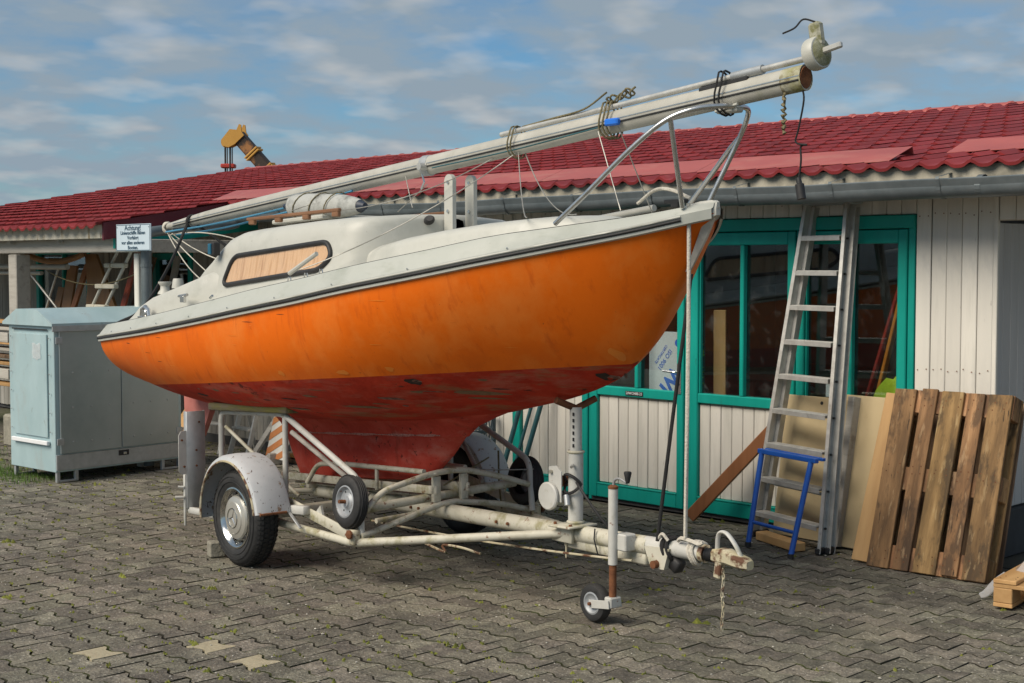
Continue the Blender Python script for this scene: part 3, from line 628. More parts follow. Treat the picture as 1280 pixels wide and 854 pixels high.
# --- roof
roof = bpy.data.objects.new('roof', None); COL.objects.link(roof); roof.parent = bld; roof.location = Vector((-11, 7.75, 2.39)) - BO; roof['label'] = 'dark red tiled roof'; roof.empty_display_size = .1
RO = Vector((-11, 7.75, 2.39))
RX0, RX1, RYR = -19.15, -1.3, 13.15
TW = .165; TLs = .352; TLy = TLs / sqrt(1 + RM * RM)
dk = MB()
def rp(x, y, dz=0): return (x, y, roofz(y) + dz)
for (a, b, y0) in ((RX0 + .01, -11.62, 6.47), (-11.62, RX1 - .01, 7.80)):
    dk.prism([(y0, roofz(y0) - .075), (RYR, roofz(RYR) - .075), (RYR, roofz(RYR) - .03), (y0, roofz(y0) - .03)], a, b, lambda u, v, h: (h, u, v))
dk.prism([(RYR, roofz(RYR) - .075), (RYR + 5, roofz(RYR) - .075 - .9), (RYR + 5, roofz(RYR) - .03 - .9), (RYR, roofz(RYR) - .03)], RX0, RX1, lambda u, v, h: (h, u, v))
bpart(dk, 'roof_deck', m_timbergrey, roof)
def tile_geo():
    V = []; Fc = []; n = 8
    for r, (yy, dz) in enumerate(((TLy + .012, .000), (0.02, .017), (0, .012), (0.004, -.008))):
        for i in range(n + 1):
            u = i / n; ph = 2 * pi * u
            zz = .015 * cos(ph) + .004 * cos(2 * ph)
            V.append((u * TW, yy, yy * RM + dz + zz + .003 * u))
    for r in range(3):
        for i in range(n):
            a = r * (n + 1) + i; Fc.append((a, a + n + 1, a + n + 2, a + 1))
    return V, Fc
TV, TF = tile_geo()
tm = bpy.data.meshes.new('tile'); tm.from_pydata(TV, [], TF); tm.materials.append(m_tile)
tm.polygons.foreach_set('use_smooth', [True] * len(TF)); tm.set_sharp_from_angle(angle=radians(40))
tl = []
ncol = int((RX1 - RX0) / TW); nrow = int((RYR - 7.75) / TLy)
for i in range(ncol):
    x = RX0 + i * TW
    for j in range(-4, nrow + 1):
        y = 7.72 + j * TLy
        if j < 0 and x > -11.72: continue
        if j < -3 and False: continue
        tl.append((x, y))
tl = [(x, y) for x, y in tl if y > 6.3 and y < RYR - .1]
def tile_rank(t):
    px, py, d = project((t[0], t[1], roofz(t[1])))
    return d if (-20 < px < 1300) else 99
rank = sorted(tl, key=tile_rank); tsolo = set(rank[:298])
BV, BF = [], []
for x, y in tl:
    z = roofz(y) + rg.uniform(-.0015, .0015)
    z += .02 * sin((x + 19) / 18 * pi) * min(1, max(0, (y - 8.5) / 4))      # the old roof is slightly crowned
    if (x, y) in tsolo: o = link('tile', tm, roof); o.location = Vector((x, y, z)) - RO
    else:
        b = len(BV); BV.extend([(v[0] + x - RO.x, v[1] + y - RO.y, v[2] + z - RO.z) for v in TV]); BF.extend([tuple(q + b for q in f) for f in TF])
me = bpy.data.meshes.new('tiles'); me.from_pydata(BV, [], BF); me.materials.append(m_tile); me.polygons.foreach_set('use_smooth', [True] * len(BF)); me.set_sharp_from_angle(angle=radians(40))
o = link('tiles', me, roof); o['kind'] = 'stuff'
# ridge caps
cap = MB(); P = []
for xx, r in ((0, .066), (.02, .073), (.05, .073), (.06, .064), (.31, .060)):
    P.append([(xx, -cos(radians(a)) * r * 1.25, sin(radians(a)) * r) for a in range(-10, 191, 20)])
cap.grid(P); capm = cap.mesh('ridge_cap', m_sheet, 35)
for i in range(int((RX1 - RX0) / .29)):
    o = link('ridge_cap', capm, roof); x = RX0 + i * .29
    o.location = Vector((x, RYR + .01, roofz(RYR) - .022 + .02 * sin((x + 19) / 18 * pi) + rg.uniform(-.003, .003))) - RO; o.rotation_euler = (rg.gauss(0, .02), rg.gauss(0, .008), 0)
# snow guard sheets
def guard(xa, xb, y0, y1, n, lift0=.030, lift1=.045):
    ln = (xb - xa) / n
    for i in range(n):
        a, b = xa + i * ln, xa + (i + 1) * ln - .004
        q = MB(); z0 = roofz(y0) + lift0; z1 = roofz(y1) + lift1
        q.prism([(y0, z0), (y0 + .006, z0 + .004), (y1, z1 + .10), (y1 + .006, z1 + .10), (y1 + .012, z1), (y1, z1 - .0)], a, b, lambda u, v, h: (h, u, v)) if False else q.prism([(y0, z0 - .004), (y0, z0), (y1, z1), (y1 + .02, z1 - .05), (y1 + .016, z1 - .05), (y1 - .002, z1 - .005)], a, b, lambda u, v, h: (h, u, v))
        bpart(q, 'snow_guard', m_sheet, roof)
guard(-12.15, -4.62, 7.93, 8.22, 5, .028, .085)
guard(-4.42, -1.4, 8.28, 8.55, 2, .028, .08)
# fascia, soffit, gutter
q = MB().box((-6.4, 7.778, 2.315), (10.4, .022, .15), None, .003); bpart(q, 'fascia', m_fascia)
q = MB().box((-6.4, 7.975, 2.325), (10.4, .36, .016)); bpart(q, 'soffit', m_timbergrey)
gx0, gx1 = -11.5, -1.3
q = MB(); rows = []
for x in [gx0 + (gx1 - gx0) * k / 24 for k in range(25)]:
    dz = .006 * sin(x * 1.7) + .004 * sin(x * 3.9)
    o_ = [(x, 7.69 + .062, 2.30 + dz)] + [(x, 7.69 + cos(radians(a)) * .062, 2.256 + dz + sin(radians(a)) * .062) for a in range(0, -181, -15)]
    bead = [(x, 7.69 - .062 + .009 * (cos(radians(a)) - 1), 2.30 + dz + .009 * sin(radians(a))) for a in range(-40, 260, 50)]
    i_ = [(x, 7.69 + cos(radians(a)) * .059, 2.256 + dz + sin(radians(a)) * .059) for a in range(-180, 1, 15)] + [(x, 7.69 + .059, 2.30 + dz)]
    rows.append(o_ + bead + i_)
q.grid(rows); gut = bpart(q, 'gutter', m_gutter, None, 45)
for x in [-10.6 + .72 * k for k in range(13)]:
    q = MB(); pts = [(x, 7.69 + .068, 2.31)] + [(x, 7.69 + cos(radians(a)) * .068, 2.256 + sin(radians(a)) * .068) for a in range(0, -181, -15)] + [(x, 7.607, 2.30), (x, 7.610, 2.316), (x, 7.635, 2.318)]
    for s_ in (-.012, .012): pass
    q.grid([[(p[0] - .012, p[1], p[2]) for p in pts], [(p[0] + .012, p[1], p[2]) for p in pts]])
    b0 = q.addv([(x - .012, 7.635, 2.318), (x + .012, 7.635, 2.318), (x + .012, 7.766, 2.345), (x - .012, 7.766, 2.345)]); q.addf((b0, b0 + 1, b0 + 2, b0 + 3))
    bpart(q, 'gutter_bracket', m_gutter)
q = MB().lathe([(.064, 0), (.066, .002), (.066, .035), (.064, .037)], (-3.9, 7.69, 2.256), 'X', 20); bpart(q, 'gutter_joint', m_gutter)
q = MB().tube(fillet([(-11.35, 7.68, 2.2), (-11.35, 7.6, 2.18), (-11.22, 6.78, 2.11), (-11.21, 6.63, 2.09), (-11.21, 6.63, 1.95), (-11.21, 6.63, .02)], .09), .047, 14); bpart(q, 'downpipe', m_gutter, None, 40)
for z in (1.80, 1.0):
    q = MB().lathe([(.048, -.012), (.053, -.012), (.053, .012), (.048, .012)], (-11.21, 6.63, z), 'Z', 14); bpart(q, 'pipe_clamp', m_gutter)
# --- porch on the left
q = MB().prism([(6.42, roofz(6.42) - .135), (7.80, roofz(7.80) - .15), (7.80, roofz(7.80) + .012), (6.42, roofz(6.42) + .022)], -11.60, -11.575, lambda u, v, h: (h, u, v)); bpart(q, 'verge_board', m_verge)
q = MB().prism([(6.55, roofz(6.55) - .23), (8.1, roofz(8.1) - .30), (8.1, roofz(8.1) - .145), (6.55, roofz(6.55) - .125)], -11.64, -11.61, lambda u, v, h: (h, u, v)); bpart(q, 'teal_verge_lining', m_teal)
q = MB().box((-15.36, 6.455, 2.105), (7.5, .03, .125), None, .004); bpart(q, 'fascia', m_cream, None, None, 'stained cream fascia board of the porch')
q = MB().box((-15.2, 6.62, 1.985), (7.9, .12, .13), None, .008); bpart(q, 'porch_beam', m_timbergrey)
for x, wd, m_ in ((-11.315, .075, m_plank), (-13.62, .17, m_timbergrey), (-16.4, .16, m_timbergrey), (-18.9, .16, m_timbergrey)):
    q = MB().box((x, 6.62, .955), (wd, wd * .9, 1.91), None, .008); bpart(q, 'post', m_)
for z in (.70, 1.07):
    q = MB().box((-15.1, 6.56, z), (2.7, .035, .10), None, .004); bpart(q, 'fence_rail', m_timbergrey)
q = MB().box((-11.5, 7.4, 1.98), (.09, 1.45, .12), None, .006); bpart(q, 'side_beam', m_timbergrey)
for x in (-12.6, -13.6, -14.6, -15.6, -16.6, -17.6, -18.6):
    q = MB().beam((x, 6.5, roofz(6.5) - .12), (x, 8.2, roofz(8.2) - .12), .06, .09, bev=.004); bpart(q, 'rafter', m_timbergrey)

# ================================================================== SAILBOAT
BA = Vector((-7.06, 5.70, 0)); BH = radians(-6)
def W(x, y, z): return BA + Vector((cos(BH), sin(BH), 0)) * x + Vector((-sin(BH), cos(BH), 0)) * y + Vector((0, 0, z))
boat = empty('sailboat', 'small orange and white sailboat with red keel standing on the trailer', 'sailboat', BA, BH)
hb = hermite([-2.3, -1.9, -1.5, -1, -.4, .2, 1, 1.6, 2, 2.4, 2.7, 2.9, 3.0, 3.05], [.76, .83, .9, .965, 1.005, 1.02, .985, .875, .74, .53, .32, .16, .07, .02])
zg = hermite([-2.3, -1.07, -.26, .37, .9, 1.34, 1.78, 2.12, 2.44, 2.77, 3.05], [1.275, 1.38, 1.47, 1.55, 1.62, 1.69, 1.76, 1.825, 1.89, 1.965, 2.045])
zk = hermite([-2.3, -2, -1.5, -1, -.5, 0, .5, 1, 1.33, 1.6, 1.93, 2.15, 2.34, 2.48, 2.58, 2.7, 2.81, 2.9, 2.97, 3.02, 3.05], [.885, .86, .825, .81, .81, .828, .862, .908, .955, 1.01, 1.08, 1.14, 1.21, 1.29, 1.37, 1.54, 1.69, 1.85, 1.965, 2.01, 2.035])
sn = hermite([-2.3, -1, 0, 1, 1.5, 2, 2.4, 2.8, 3.05], [2.0, 2.3, 2.5, 2.25, 1.9, 1.6, 1.38, 1.2, 1.1])
def wl_z(x): return 1.105 + .082 * x
def hy(x, z):
    a, b = zk(x), zg(x); t = min(1, max(0, (z - a) / max(1e-4, b - a))); n = sn(x)
    return hb(x) * (1 - (1 - t) ** n) ** (1 / n)
sts = list(np.linspace(-2.28, 2.2, 40)) + list(np.linspace(2.26, 2.98, 22)) + [3.01, 3.035, 3.048]
def half(rows_z):
    return rows_z
top, bot = MB(), MB()
for sg in (-1, 1):
    T, B = [], []
    for x in sts:
        a, b = zk(x), zg(x); wz = min(max(wl_z(x), a), b - .01)
        T.append([(x, sg * hy(x, wz + (b - wz) * k / 12), wz + (b - wz) * k / 12) for k in range(13)])
        B.append([(x, sg * hy(x, a + (wz - a) * (k / 10) ** 1.6), a + (wz - a) * (k / 10) ** 1.6) for k in range(11)])
    top.grid(T); bot.grid(B)
# transom
x = sts[0]; a, b = zk(x), zg(x); wz = max(wl_z(x), a)
ring = [(x, -hy(x, wz + (b - wz) * k / 12), wz + (b - wz) * k / 12) for k in range(13)]
ring = ring + [(p[0], -p[1], p[2]) for p in ring[::-1]]
i = top.addv(ring); top.addf([i + k for k in range(len(ring))])
hull = top.build('hull', m_orange, boat, 50, 'orange topsides')
ring = [(x, -hy(x, a + (wz - a) * (k / 10) ** 1.6), a + (wz - a) * (k / 10) ** 1.6) for k in range(11)]; ring = ring + [(p[0], -p[1], p[2]) for p in ring[::-1][:-1]]
i = bot.addv(ring); bot.addf([i + k for k in range(len(ring))])
bot.build('underbody', m_red, boat, 50, 'dull red antifouled underwater hull')
# scuffs on the topsides and underbody: small proud flakes following the hull
def scuff(name, x, z, w_, h_, m, seed, parent=hull):
    r = random.Random(seed); q = MB(); pts = [(x, z)] + [(x + cos(t) * w_ * r.uniform(.5, 1), z + sin(t) * h_ * r.uniform(.5, 1)) for t in [2 * pi * k / 11 for k in range(11)]]
    i = q.addv([(u, -hy(u, v) - .0018, v) for u, v in pts])
    for k in range(11): q.addf((i, i + 1 + k, i + 1 + (k + 1) % 11))
    return q.build(name, m, parent)
m_flake = mat('scraped_primer', [(0.10, 0.03, 0.02), (0.30, 0.16, 0.12)], 40, rough=0.9, bump=0.3)
m_dark = mat('dark_scrape', [(0.02, 0.012, 0.010), (0.05, 0.03, 0.02)], 30, rough=0.9)
m_bare = mat('scraped_bare_strip', [(0.16, 0.10, 0.05), (0.26, 0.15, 0.08)], 30, rough=0.9)
m_touch = mat('touched_up_orange', [(0.76, 0.20, 0.012), (0.82, 0.24, 0.02)], 10, rough=0.4, bump=0)
for nm, x, z, a_, b_, m_, sd_ in (('paint_flake', 2.36, 1.24, .045, .028, m_dark, 2), ('paint_flake', 2.385, 1.238, .030, .014, m_flake, 3), ('paint_flake', 2.44, 1.247, .018, .02, m_dark, 8), ('paint_flake', 1.46, 1.185, .05, .022, m_dark, 5), ('paint_flake', 1.48, 1.19, .03, .010, m_flake, 6),
                        ('touch_up_patch', .58, 1.195, .035, .022, m_touch, 9), ('touch_up_patch', 1.10, 1.225, .05, .018, m_touch, 10), ('touch_up_patch', 1.40, 1.255, .035, .016, m_touch, 11), ('touch_up_patch', 2.49, 1.36, .035, .04, m_touch, 12)):
    scuff(nm, x, z, a_, b_, m_, sd_)
rs = random.Random(21)
for k in range(16):
    x = rs.uniform(-1.6, 2.4); z = zg(x) - .06 - rs.random() ** 1.5 * (zg(x) - wl_z(x) - .1); scuff('scratch', x, z, rs.uniform(.02, .07), rs.uniform(.0012, .003), m_dark if k % 3 == 0 else m_touch, 40 + k)
for k in range(22):
    x = rs.uniform(-.9, 2.2); z = wl_z(x) - .02 - rs.random() * .16
    if z < zk(x) + .03: continue
    scuff('paint_scuff', x, z, rs.uniform(.02, .12), rs.uniform(.003, .010), [m_bare, m_flake, m_bare, m_dark][k % 4], 70 + k)
scuff('paint_scuff', 1.72, 1.13, .17, .016, m_bare, 99); scuff('paint_scuff', .95, 1.01, .20, .012, m_bare, 98)
# keel: stub + fin
kl = MB(); rowsK = []
def keel_ring(x0, x1, z0, z1, hwid):
    o = []; n = 16
    for k in range(2 * n):
        t = k / n if k <= n else 2 - k / n; sgn = 1 if k <= n else -1
        u = .5 - .5 * cos(pi * t); yy = hwid * (max(0, 1 - (2 * u - 1) ** 4)) ** .5
        o.append((x0 + (x1 - x0) * u, sgn * yy, z0 + (z1 - z0) * u))
    return o
def closed_loft(mbx, rings):
    n = len(rings[0]); ids = [mbx.addv(r) for r in rings]
    for a, b in zip(ids[:-1], ids[1:]):
        for k in range(n): mbx.addf((a + k, a + (k + 1) % n, b + (k + 1) % n, b + k))
    mbx.addf([ids[0] + k for k in range(n)]); mbx.addf([ids[-1] + k for k in range(n)])
closed_loft(kl, [keel_ring(-1.08, 1.50, .83, 1.0, .30), keel_ring(-1.0, 1.34, .77, .94, .20), keel_ring(-.97, 1.20, .72, .88, .135), keel_ring(-.93, 1.13, .665, .825, .112), keel_ring(-.925, 1.12, .655, .815, .106), keel_ring(-.92, 1.10, .65, .81, .088), keel_ring(-.85, .98, .54, .69, .082), keel_ring(-.74, .78, .395, .535, .072), keel_ring(-.72, .75, .38, .52, .05)])
kl.build('keel', m_keel, boat, 60, 'long red fin keel with chipped paint')
ks = random.Random(6); q = MB(); up_, lo_ = [], []
for k in range(60):
    u = .12 + .80 * k / 59; yy = .114 * (1 - (2 * u - 1) ** 4) ** .5; xx = -.93 + 2.06 * u; zz = .665 + .16 * u; hgt = .004 + .016 * max(0, mnoise.noise((k * .23, 2.2, .3)) + .15)
    up_.append((xx, -yy - .0016, zz + hgt)); lo_.append((xx, -yy - .0012, zz - hgt * .5))
q.grid([up_, lo_]); m_chalk = mat('chalky_scrape', [(0.42, 0.12, 0.09), (0.62, 0.36, 0.30)], 60, rough=0.9, bump=0.3, spots=(70, 0.55, 0.62, (0.06, 0.03, 0.02), 0.9)); q.build('keel_joint_scrape', m_chalk, boat)
# rudder
rd = MB(); closed_loft(rd, [[(x_, sg * w_, z_) for x_, z_, sg in q] for q, w_ in (([(-2.46, .90, -1), (-1.95, .88, -1), (-1.95, .88, 1), (-2.46, .90, 1)], .025), ([(-2.45, .70, -1), (-1.98, .79, -1), (-1.98, .79, 1), (-2.45, .70, 1)], .025), ([(-2.38, .52, -1), (-2.18, .51, -1), (-2.18, .51, 1), (-2.38, .52, 1)], .018))])
rd.build('rudder', m_rudder, boat, None, 'faded pink rudder')
# white sheer flange, rub strake
dk = MB()
def ez(x): return zg(x) + (.055 + .06 * min(1, max(0, (3.05 - x) / .9)) if x > 1.0 else .115 - .02 * min(1, max(0, (.4 - x) / 2)))
def ey(x): return max(.004, hb(x) - .045 * min(1, hb(x) / .3))
for sg in (-1, 1):
    P = []
    for x in sts:
        b, z = hb(x), zg(x); e = ez(x); y2 = ey(x)
        P.append([(x, sg * (b - .004), z - .03), (x, sg * (b + .016), z - .026), (x, sg * (b + .018), z + .020), (x, sg * (b + .006), z + .026), (x, sg * (b * .35 + y2 * .65), (z + e) / 2 + .02), (x, sg * y2, e - .012), (x, sg * (y2 - min(.012, y2 * .5)), e)])
    dk.grid(P)
i = dk.addv([(sts[0] - .0, y_, z_) for y_, z_ in [(-hb(-2.28) - .016, zg(-2.28) - .026), (hb(-2.28) + .016, zg(-2.28) - .026), (ey(-2.28), ez(-2.28)), (-ey(-2.28), ez(-2.28))]]); dk.addf((i, i + 1, i + 2, i + 3))
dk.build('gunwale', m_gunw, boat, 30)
for sg in (-1, 1):
    q = MB().tube([(x, sg * (hb(x) + .017), zg(x) - .004) for x in sts if x < 2.96], .008, 8); q.build('rub_strake', m_black, boat, 60)
    q = MB().tube([(x, sg * (hb(x) + .0195), zg(x) + .012) for x in sts if x < 2.96], .006, 6); q.build('rub_strake_trim', m_white, boat, 60)
# stem cap
q = MB()
sc = [(2.91, .085, 1.985, 2.085), (2.97, .055, 2.0, 2.10), (3.03, .032, 2.02, 2.105), (3.055, .014, 2.035, 2.095)]
closed_loft(q, [[(x, -w_, a), (x, -w_ * 1.05, (a + b) / 2), (x, -w_ * .6, b), (x, w_ * .6, b), (x, w_ * 1.05, (a + b) / 2), (x, w_, a)] for x, w_, a, b in sc])
q.build('stem_fitting', m_white, boat, 50)
q = MB(); closed_loft(q, [[(3.0, -.03, 2.03), (3.0, .03, 2.03), (3.058, .008, 2.07), (3.058, -.008, 2.07)], [(2.93, -.022, 1.9), (2.93, .022, 1.9), (2.985, .007, 1.93), (2.985, -.007, 1.93)], [(2.86, -.014, 1.77), (2.86, .014, 1.77), (2.885, .005, 1.78), (2.885, -.005, 1.78)]])
q.build('stem_band', m_alu, boat, 50)
# deck with cockpit well
dq = MB(); P = []
def crown(x): return ez(x) + .035 * min(1, hb(x) / .6)
frac = [-1, -.9, -.72, -.715, -.4, 0, .4, .715, .72, .9, 1]
for x in sts:
    y2 = max(.003, ey(x) - min(.012, ey(x) * .5)); r = []
    for f in frac:
        z_ = ez(x) - .003 + (crown(x) - ez(x)) * (1 - f * f)
        if -2.16 < x < -.80 and abs(f) < .718: z_ = 1.08
        r.append((x, f * y2, z_))
    P.append(r)
dq.grid(P); dq.build('deck', m_white, boat, 30)
# cockpit coamings
for sg in (-1, 1):
    P = []
    for x, zt, w_ in ((-1.86, 1.435, .03), (-1.8, 1.46, .05), (-1.7, 1.515, .06), (-1.5, 1.58, .07), (-1.2, 1.64, .075), (-.9, 1.70, .08), (-.72, 1.755, .06), (-.6, 1.74, .03)):
        yo = min(.74, hb(x) - .10) + .01 - (.045 if x > -.75 else 0) - (.06 if x > -.65 else 0); zb = ez(x) - .03
        P.append([(x, sg * yo, zb), (x, sg * (yo - .012), zb + (zt - zb) * .6), (x, sg * (yo - .025), zt - .015), (x, sg * (yo - .04), zt), (x, sg * (yo - .04 - w_ * .6), zt), (x, sg * (yo - .05 - w_ * .8), zt - .02), (x, sg * (yo - .055 - w_), zb - .25)])
    q = MB().grid(P); q.build('cockpit_coaming', m_white, boat, 40)
# cabin
def section(yb, zb, yt, zt, zc, n=5, ti=.90):
    """half section from deck to crown: side, rounded corner, cambered roof"""
    o = [(yb, zb), (yb + (yt - yb) * .5, zb + (zt - zb) * .42)]
    c0 = (yb + (yt - yb) * .8, zb + (zt - zb) * .76); c1 = (yt, zt); c2 = (yt * .86, zt + (zc - zt) * .30)
    for k in range(n + 1):
        t = k / n; o.append((c0[0] * (1 - t) ** 2 + 2 * c1[0] * t * (1 - t) + c2[0] * t * t, c0[1] * (1 - t) ** 2 + 2 * c1[1] * t * (1 - t) + c2[1] * t * t))
    o += [(yt * .36, zt + (zc - zt) * .88), (0, zc)]
    return o
CABIN_X1 = 1.012
cst = [(-.86, .70, 1.735, .70, 1.765), (-.80, .695, 1.80, .68, 1.81), (-.75, .69, 1.85, .66, 1.87), (-.70, .69, 1.92, .63, 1.955), (-.62, .69, 1.985, .61, 2.03), (-.50, .69, 2.025, .60, 2.075), (-.3, .69, 2.04, .60, 2.09), (0, .69, 2.058, .595, 2.105), (.4, .685, 2.078, .60, 2.12), (.70, .672, 2.088, .592, 2.126), (.80, .655, 2.09, .58, 2.128), (.87, .60, 2.09, .53, 2.128), (.925, .50, 2.09, .44, 2.127), (.965, .37, 2.088, .32, 2.124), (.995, .22, 2.085, .18, 2.118), (1.012, .08, 2.078, .06, 2.10)]
cst = [(a, b, c - .025 * min(1, max(0, (a + .8) / .3)), d, e - .03 * min(1, max(0, (a + .8) / .3))) for a, b, c, d, e in cst]
P = []
for x, yb, zt, yt, zc in cst:
    hs_ = section(yb, ez(x) - .02, yt, zt, zc); P.append([(x, -y_, z_) for y_, z_ in hs_] + [(x, y_, z_) for y_, z_ in hs_[::-1][1:]])
cb = MB().grid(P)
i = cb.addv(P[0]); cb.addf([i + k for k in range(len(P[0]))])
cabin = cb.build('cabin', m_white, boat, 40)
# companionway
q = MB().box((-.735, 0, 1.83), (.05, .62, .16), Matrix.Rotation(radians(-22), 3, 'Y'), .006); q.build('companionway', m_teak, cabin)
q = MB().box((-.28, 0, 2.09), (.62, .60, .03), Matrix.Rotation(radians(-2), 3, 'Y'), .012); q.build('sliding_hatch', m_white, cabin)
# cabin windows
def side_y(x, z):
    for a, b in zip(cst[:-1], cst[1:]):
        if a[0] <= x <= b[0]:
            t = (x - a[0]) / (b[0] - a[0]); yb, zt, yt, zc = [a[k] + (b[k] - a[k]) * t for k in (1, 2, 3, 4)]; break
    s_ = section(yb, ez(x) - .02, yt, zt, zc)
    for p, q_ in zip(s_[:-1], s_[1:]):
        if p[1] <= z <= q_[1] + 1e-6: return p[0] + (q_[0] - p[0]) * (z - p[1]) / max(1e-6, q_[1] - p[1])
    return yt
def rounded(pts, r, n=6):
    o = []; k = len(pts)
    for i in range(k):
        a, b, c = Vector(pts[i - 1]), Vector(pts[i]), Vector(pts[(i + 1) % k]); u = (a - b); v = (c - b); rr = min(r, u.length * .45, v.length * .45)
        p = b + u.normalized() * rr; q_ = b + v.normalized() * rr
        for j in range(n + 1):
            t = j / n; w_ = p * (1 - t) ** 2 + b * 2 * t * (1 - t) + q_ * t * t; o.append((w_.x, w_.y))
    return o
wq = rounded([(-.585, 1.672), (-.49, 1.858), (.62, 1.936), (.69, 1.855), (.58, 1.775)], .07)
wq = [p for p in wq]
for sg in (-1, 1):
    cx = sum(p[0] for p in wq) / len(wq); cz = sum(p[1] for p in wq) / len(wq)
    # subdivide edges so that the panel follows the cabin side
    ring = []
    for i in range(len(wq)):
        a, b = wq[i], wq[(i + 1) % len(wq)]; m_ = max(1, int(sqrt((a[0] - b[0]) ** 2 + (a[1] - b[1]) ** 2) / .08))
        for k in range(m_): ring.append((a[0] + (b[0] - a[0]) * k / m_, a[1] + (b[1] - a[1]) * k / m_))
    q = MB().tube([(x, sg * (side_y(x, z) + .006), z) for x, z in ring], .0155, 8, closed=True)
    fr_ = q.build('window', m_black, cabin, 60, 'long cabin window with peach curtain' if sg < 0 else None)
    q = MB(); prev = None
    for s_ in (1, .8, .6, .4, .2, .0):
        r_ = [(cx + (x - cx) * s_, cz + (z - cz) * s_) for x, z in ring]; r_ = [(x, sg * (side_y(x, z) + .003), z) for x, z in r_]
        i = q.addv(r_)
        if prev is not None:
            for k in range(len(r_)): q.addf((prev + k, prev + (k + 1) % len(r_), i + (k + 1) % len(r_), i + k))
        prev = i
    q.build('curtain', m_curtain, fr_, 60)
    q = MB(); prev = None
    for s_ in (1, .66, .33, 0):
        r_ = [(cx + (x - cx) * s_, cz + (z - cz) * s_) for x, z in ring]; r_ = [(x, sg * (side_y(x, z) + .0075), z) for x, z in r_]
        i = q.addv(r_)
        if prev is not None:
            for k in range(len(r_)): q.addf((prev + k, prev + (k + 1) % len(r_), i + (k + 1) % len(r_), i + k))
        prev = i
    q.build('pane', m_acryl, fr_, 60)
# forward trunk
tst = [(.80, .56, 1.86, .52, 1.89), (.95, .57, 1.905, .52, 1.94), (1.2, .56, 1.945, .51, 1.98), (1.5, .53, 1.98, .48, 2.012), (1.8, .475, 2.01, .425, 2.04), (2.05, .41, 2.028, .355, 2.055), (2.25, .33, 2.032, .275, 2.055), (2.36, .26, 2.025, .20, 2.045), (2.43, .19, 2.0, .14, 2.02), (2.47, .13, 1.975, .09, 1.985)]
P = []
for x, yb, zt, yt, zc in tst:
    hs_ = section(yb, ez(x) - .02, yt, zt, zc); P.append([(x, -y_, z_) for y_, z_ in hs_] + [(x, y_, z_) for y_, z_ in hs_[::-1][1:]])
q = MB().grid(P); i = q.addv(P[-1]); q.addf([i + k for k in range(len(P[-1]))]); q.build('fore_trunk', m_white, boat, 40)
for sg in (-1, 1):
    MB().tube([(x, sg * (ey(x) - .02), ez(x) + .0015) for x in np.linspace(-2.1, 2.7, 40)], .0025, 5).build('deck_seam', m_black, boat)
m_grip = mat('grey_nonslip_panel', [(0.36, 0.37, 0.345), (0.44, 0.445, 0.415)], 60, rough=0.9, bump=0.6, bscale=180)
for k in range(9):
    x = -1.9 + .52 * k; MB().lathe([(0, -.0025), (.005, -.002), (.005, .001)], (x, -(hb(x) + .012), zg(x) + .03), 'Y', 8).build('screw', m_steel, boat)
# handrails on cabin roof
for sg in (-1, 1):
    q = MB(); xs_ = np.linspace(-.66, .36, 4)
    q.beam((-.72, sg * .40, 2.10), (.40, sg * .40, 2.13), .03, .022, bev=.006)
    for x in xs_: q.box((x, sg * .40, 2.08 + .027 * (x + .72) / 1.1), (.07, .028, .035), None, .006)
    q.build('grab_rail', m_teak, cabin)
# tabernacle cheeks
for sy in (-.075, .075):
    poly = [(1.02, 1.95), (1.02, 2.27)] + [(1.06 + .04 * cos(radians(a)), 2.28 + .04 * sin(radians(a))) for a in range(180, -1, -20)] + [(1.10, 1.95)]
    q = MB().prism(poly, sy - .013, sy + .013, lambda u, v, h: (u, h, v)); t_ = q.build('mast_step_cheek', m_white, boat)
    for z in (2.275, 2.11): MB().lathe([(0, -.021), (.010, -.021), (.010, .021), (0, .021)], (1.06, sy, z), 'Y', 8).build('bolt', m_steel, t_)
# stanchion socket with strut (oar-like white tube to shroud)
q = MB().tube([(.60, -.86, 1.755), (.86, -.84, 1.865)], .013, 8); c_ = q.build('chainplate_cover', m_white, boat, 40)
for x in (.56, .74, .90):
    q = MB().tube([(x, -.85, ez(x)), (x + .01, -.85, ez(x) + .045), (x + .035, -.85, ez(x) + .045), (x + .045, -.85, ez(x))], .0035, 6); q.build('eye_plate', m_steel, boat)
# winch, cleats, lamp, fairlead, vents
q = MB().lathe([(.0, 0), (.05, 0), (.046, .012), (.032, .03), (.03, .055), (.045, .075), (.045, .085), (0, .085)], (-1.42, -.66, 1.605), 'Z', 18); q.build('winch', m_white, boat, 40)
q = MB().lathe([(.0, 0), (.042, 0), (.035, .05), (.03, .065), (0, .065)], (-1.22, -.66, 1.648), 'Z', 18); q.build('winch_base', m_white, boat, 40)
q = MB().tube([(-1.49, -.80, 1.44), (-1.48, -.80, 1.50), (-1.43, -.80, 1.52), (-1.38, -.80, 1.50), (-1.36, -.80, 1.44)], .016, 8); q.box((-1.42, -.80, 1.45), (.17, .05, .012), None, .004); q.box((-1.43, -.80, 1.478), (.06, .03, .05), None, .006); q.build('spring_fairlead', m_steel, boat, 40)
q = MB().tube([(-.92, -.80, 1.60), (-.80, -.80, 1.612)], .010, 6); q.box((-.86, -.80, 1.583), (.05, .025, .045), None, .004); q.build('cleat', m_steel, boat)
q = MB().box((-.665, -.668, 1.905), (.05, .05, .085), None, .006); lamp = q.build('navigation_lamp', m_black, boat); MB().box((-.685, -.694, 1.905), (.04, .016, .07), None, .004).build('lens', m_bluelens, lamp)
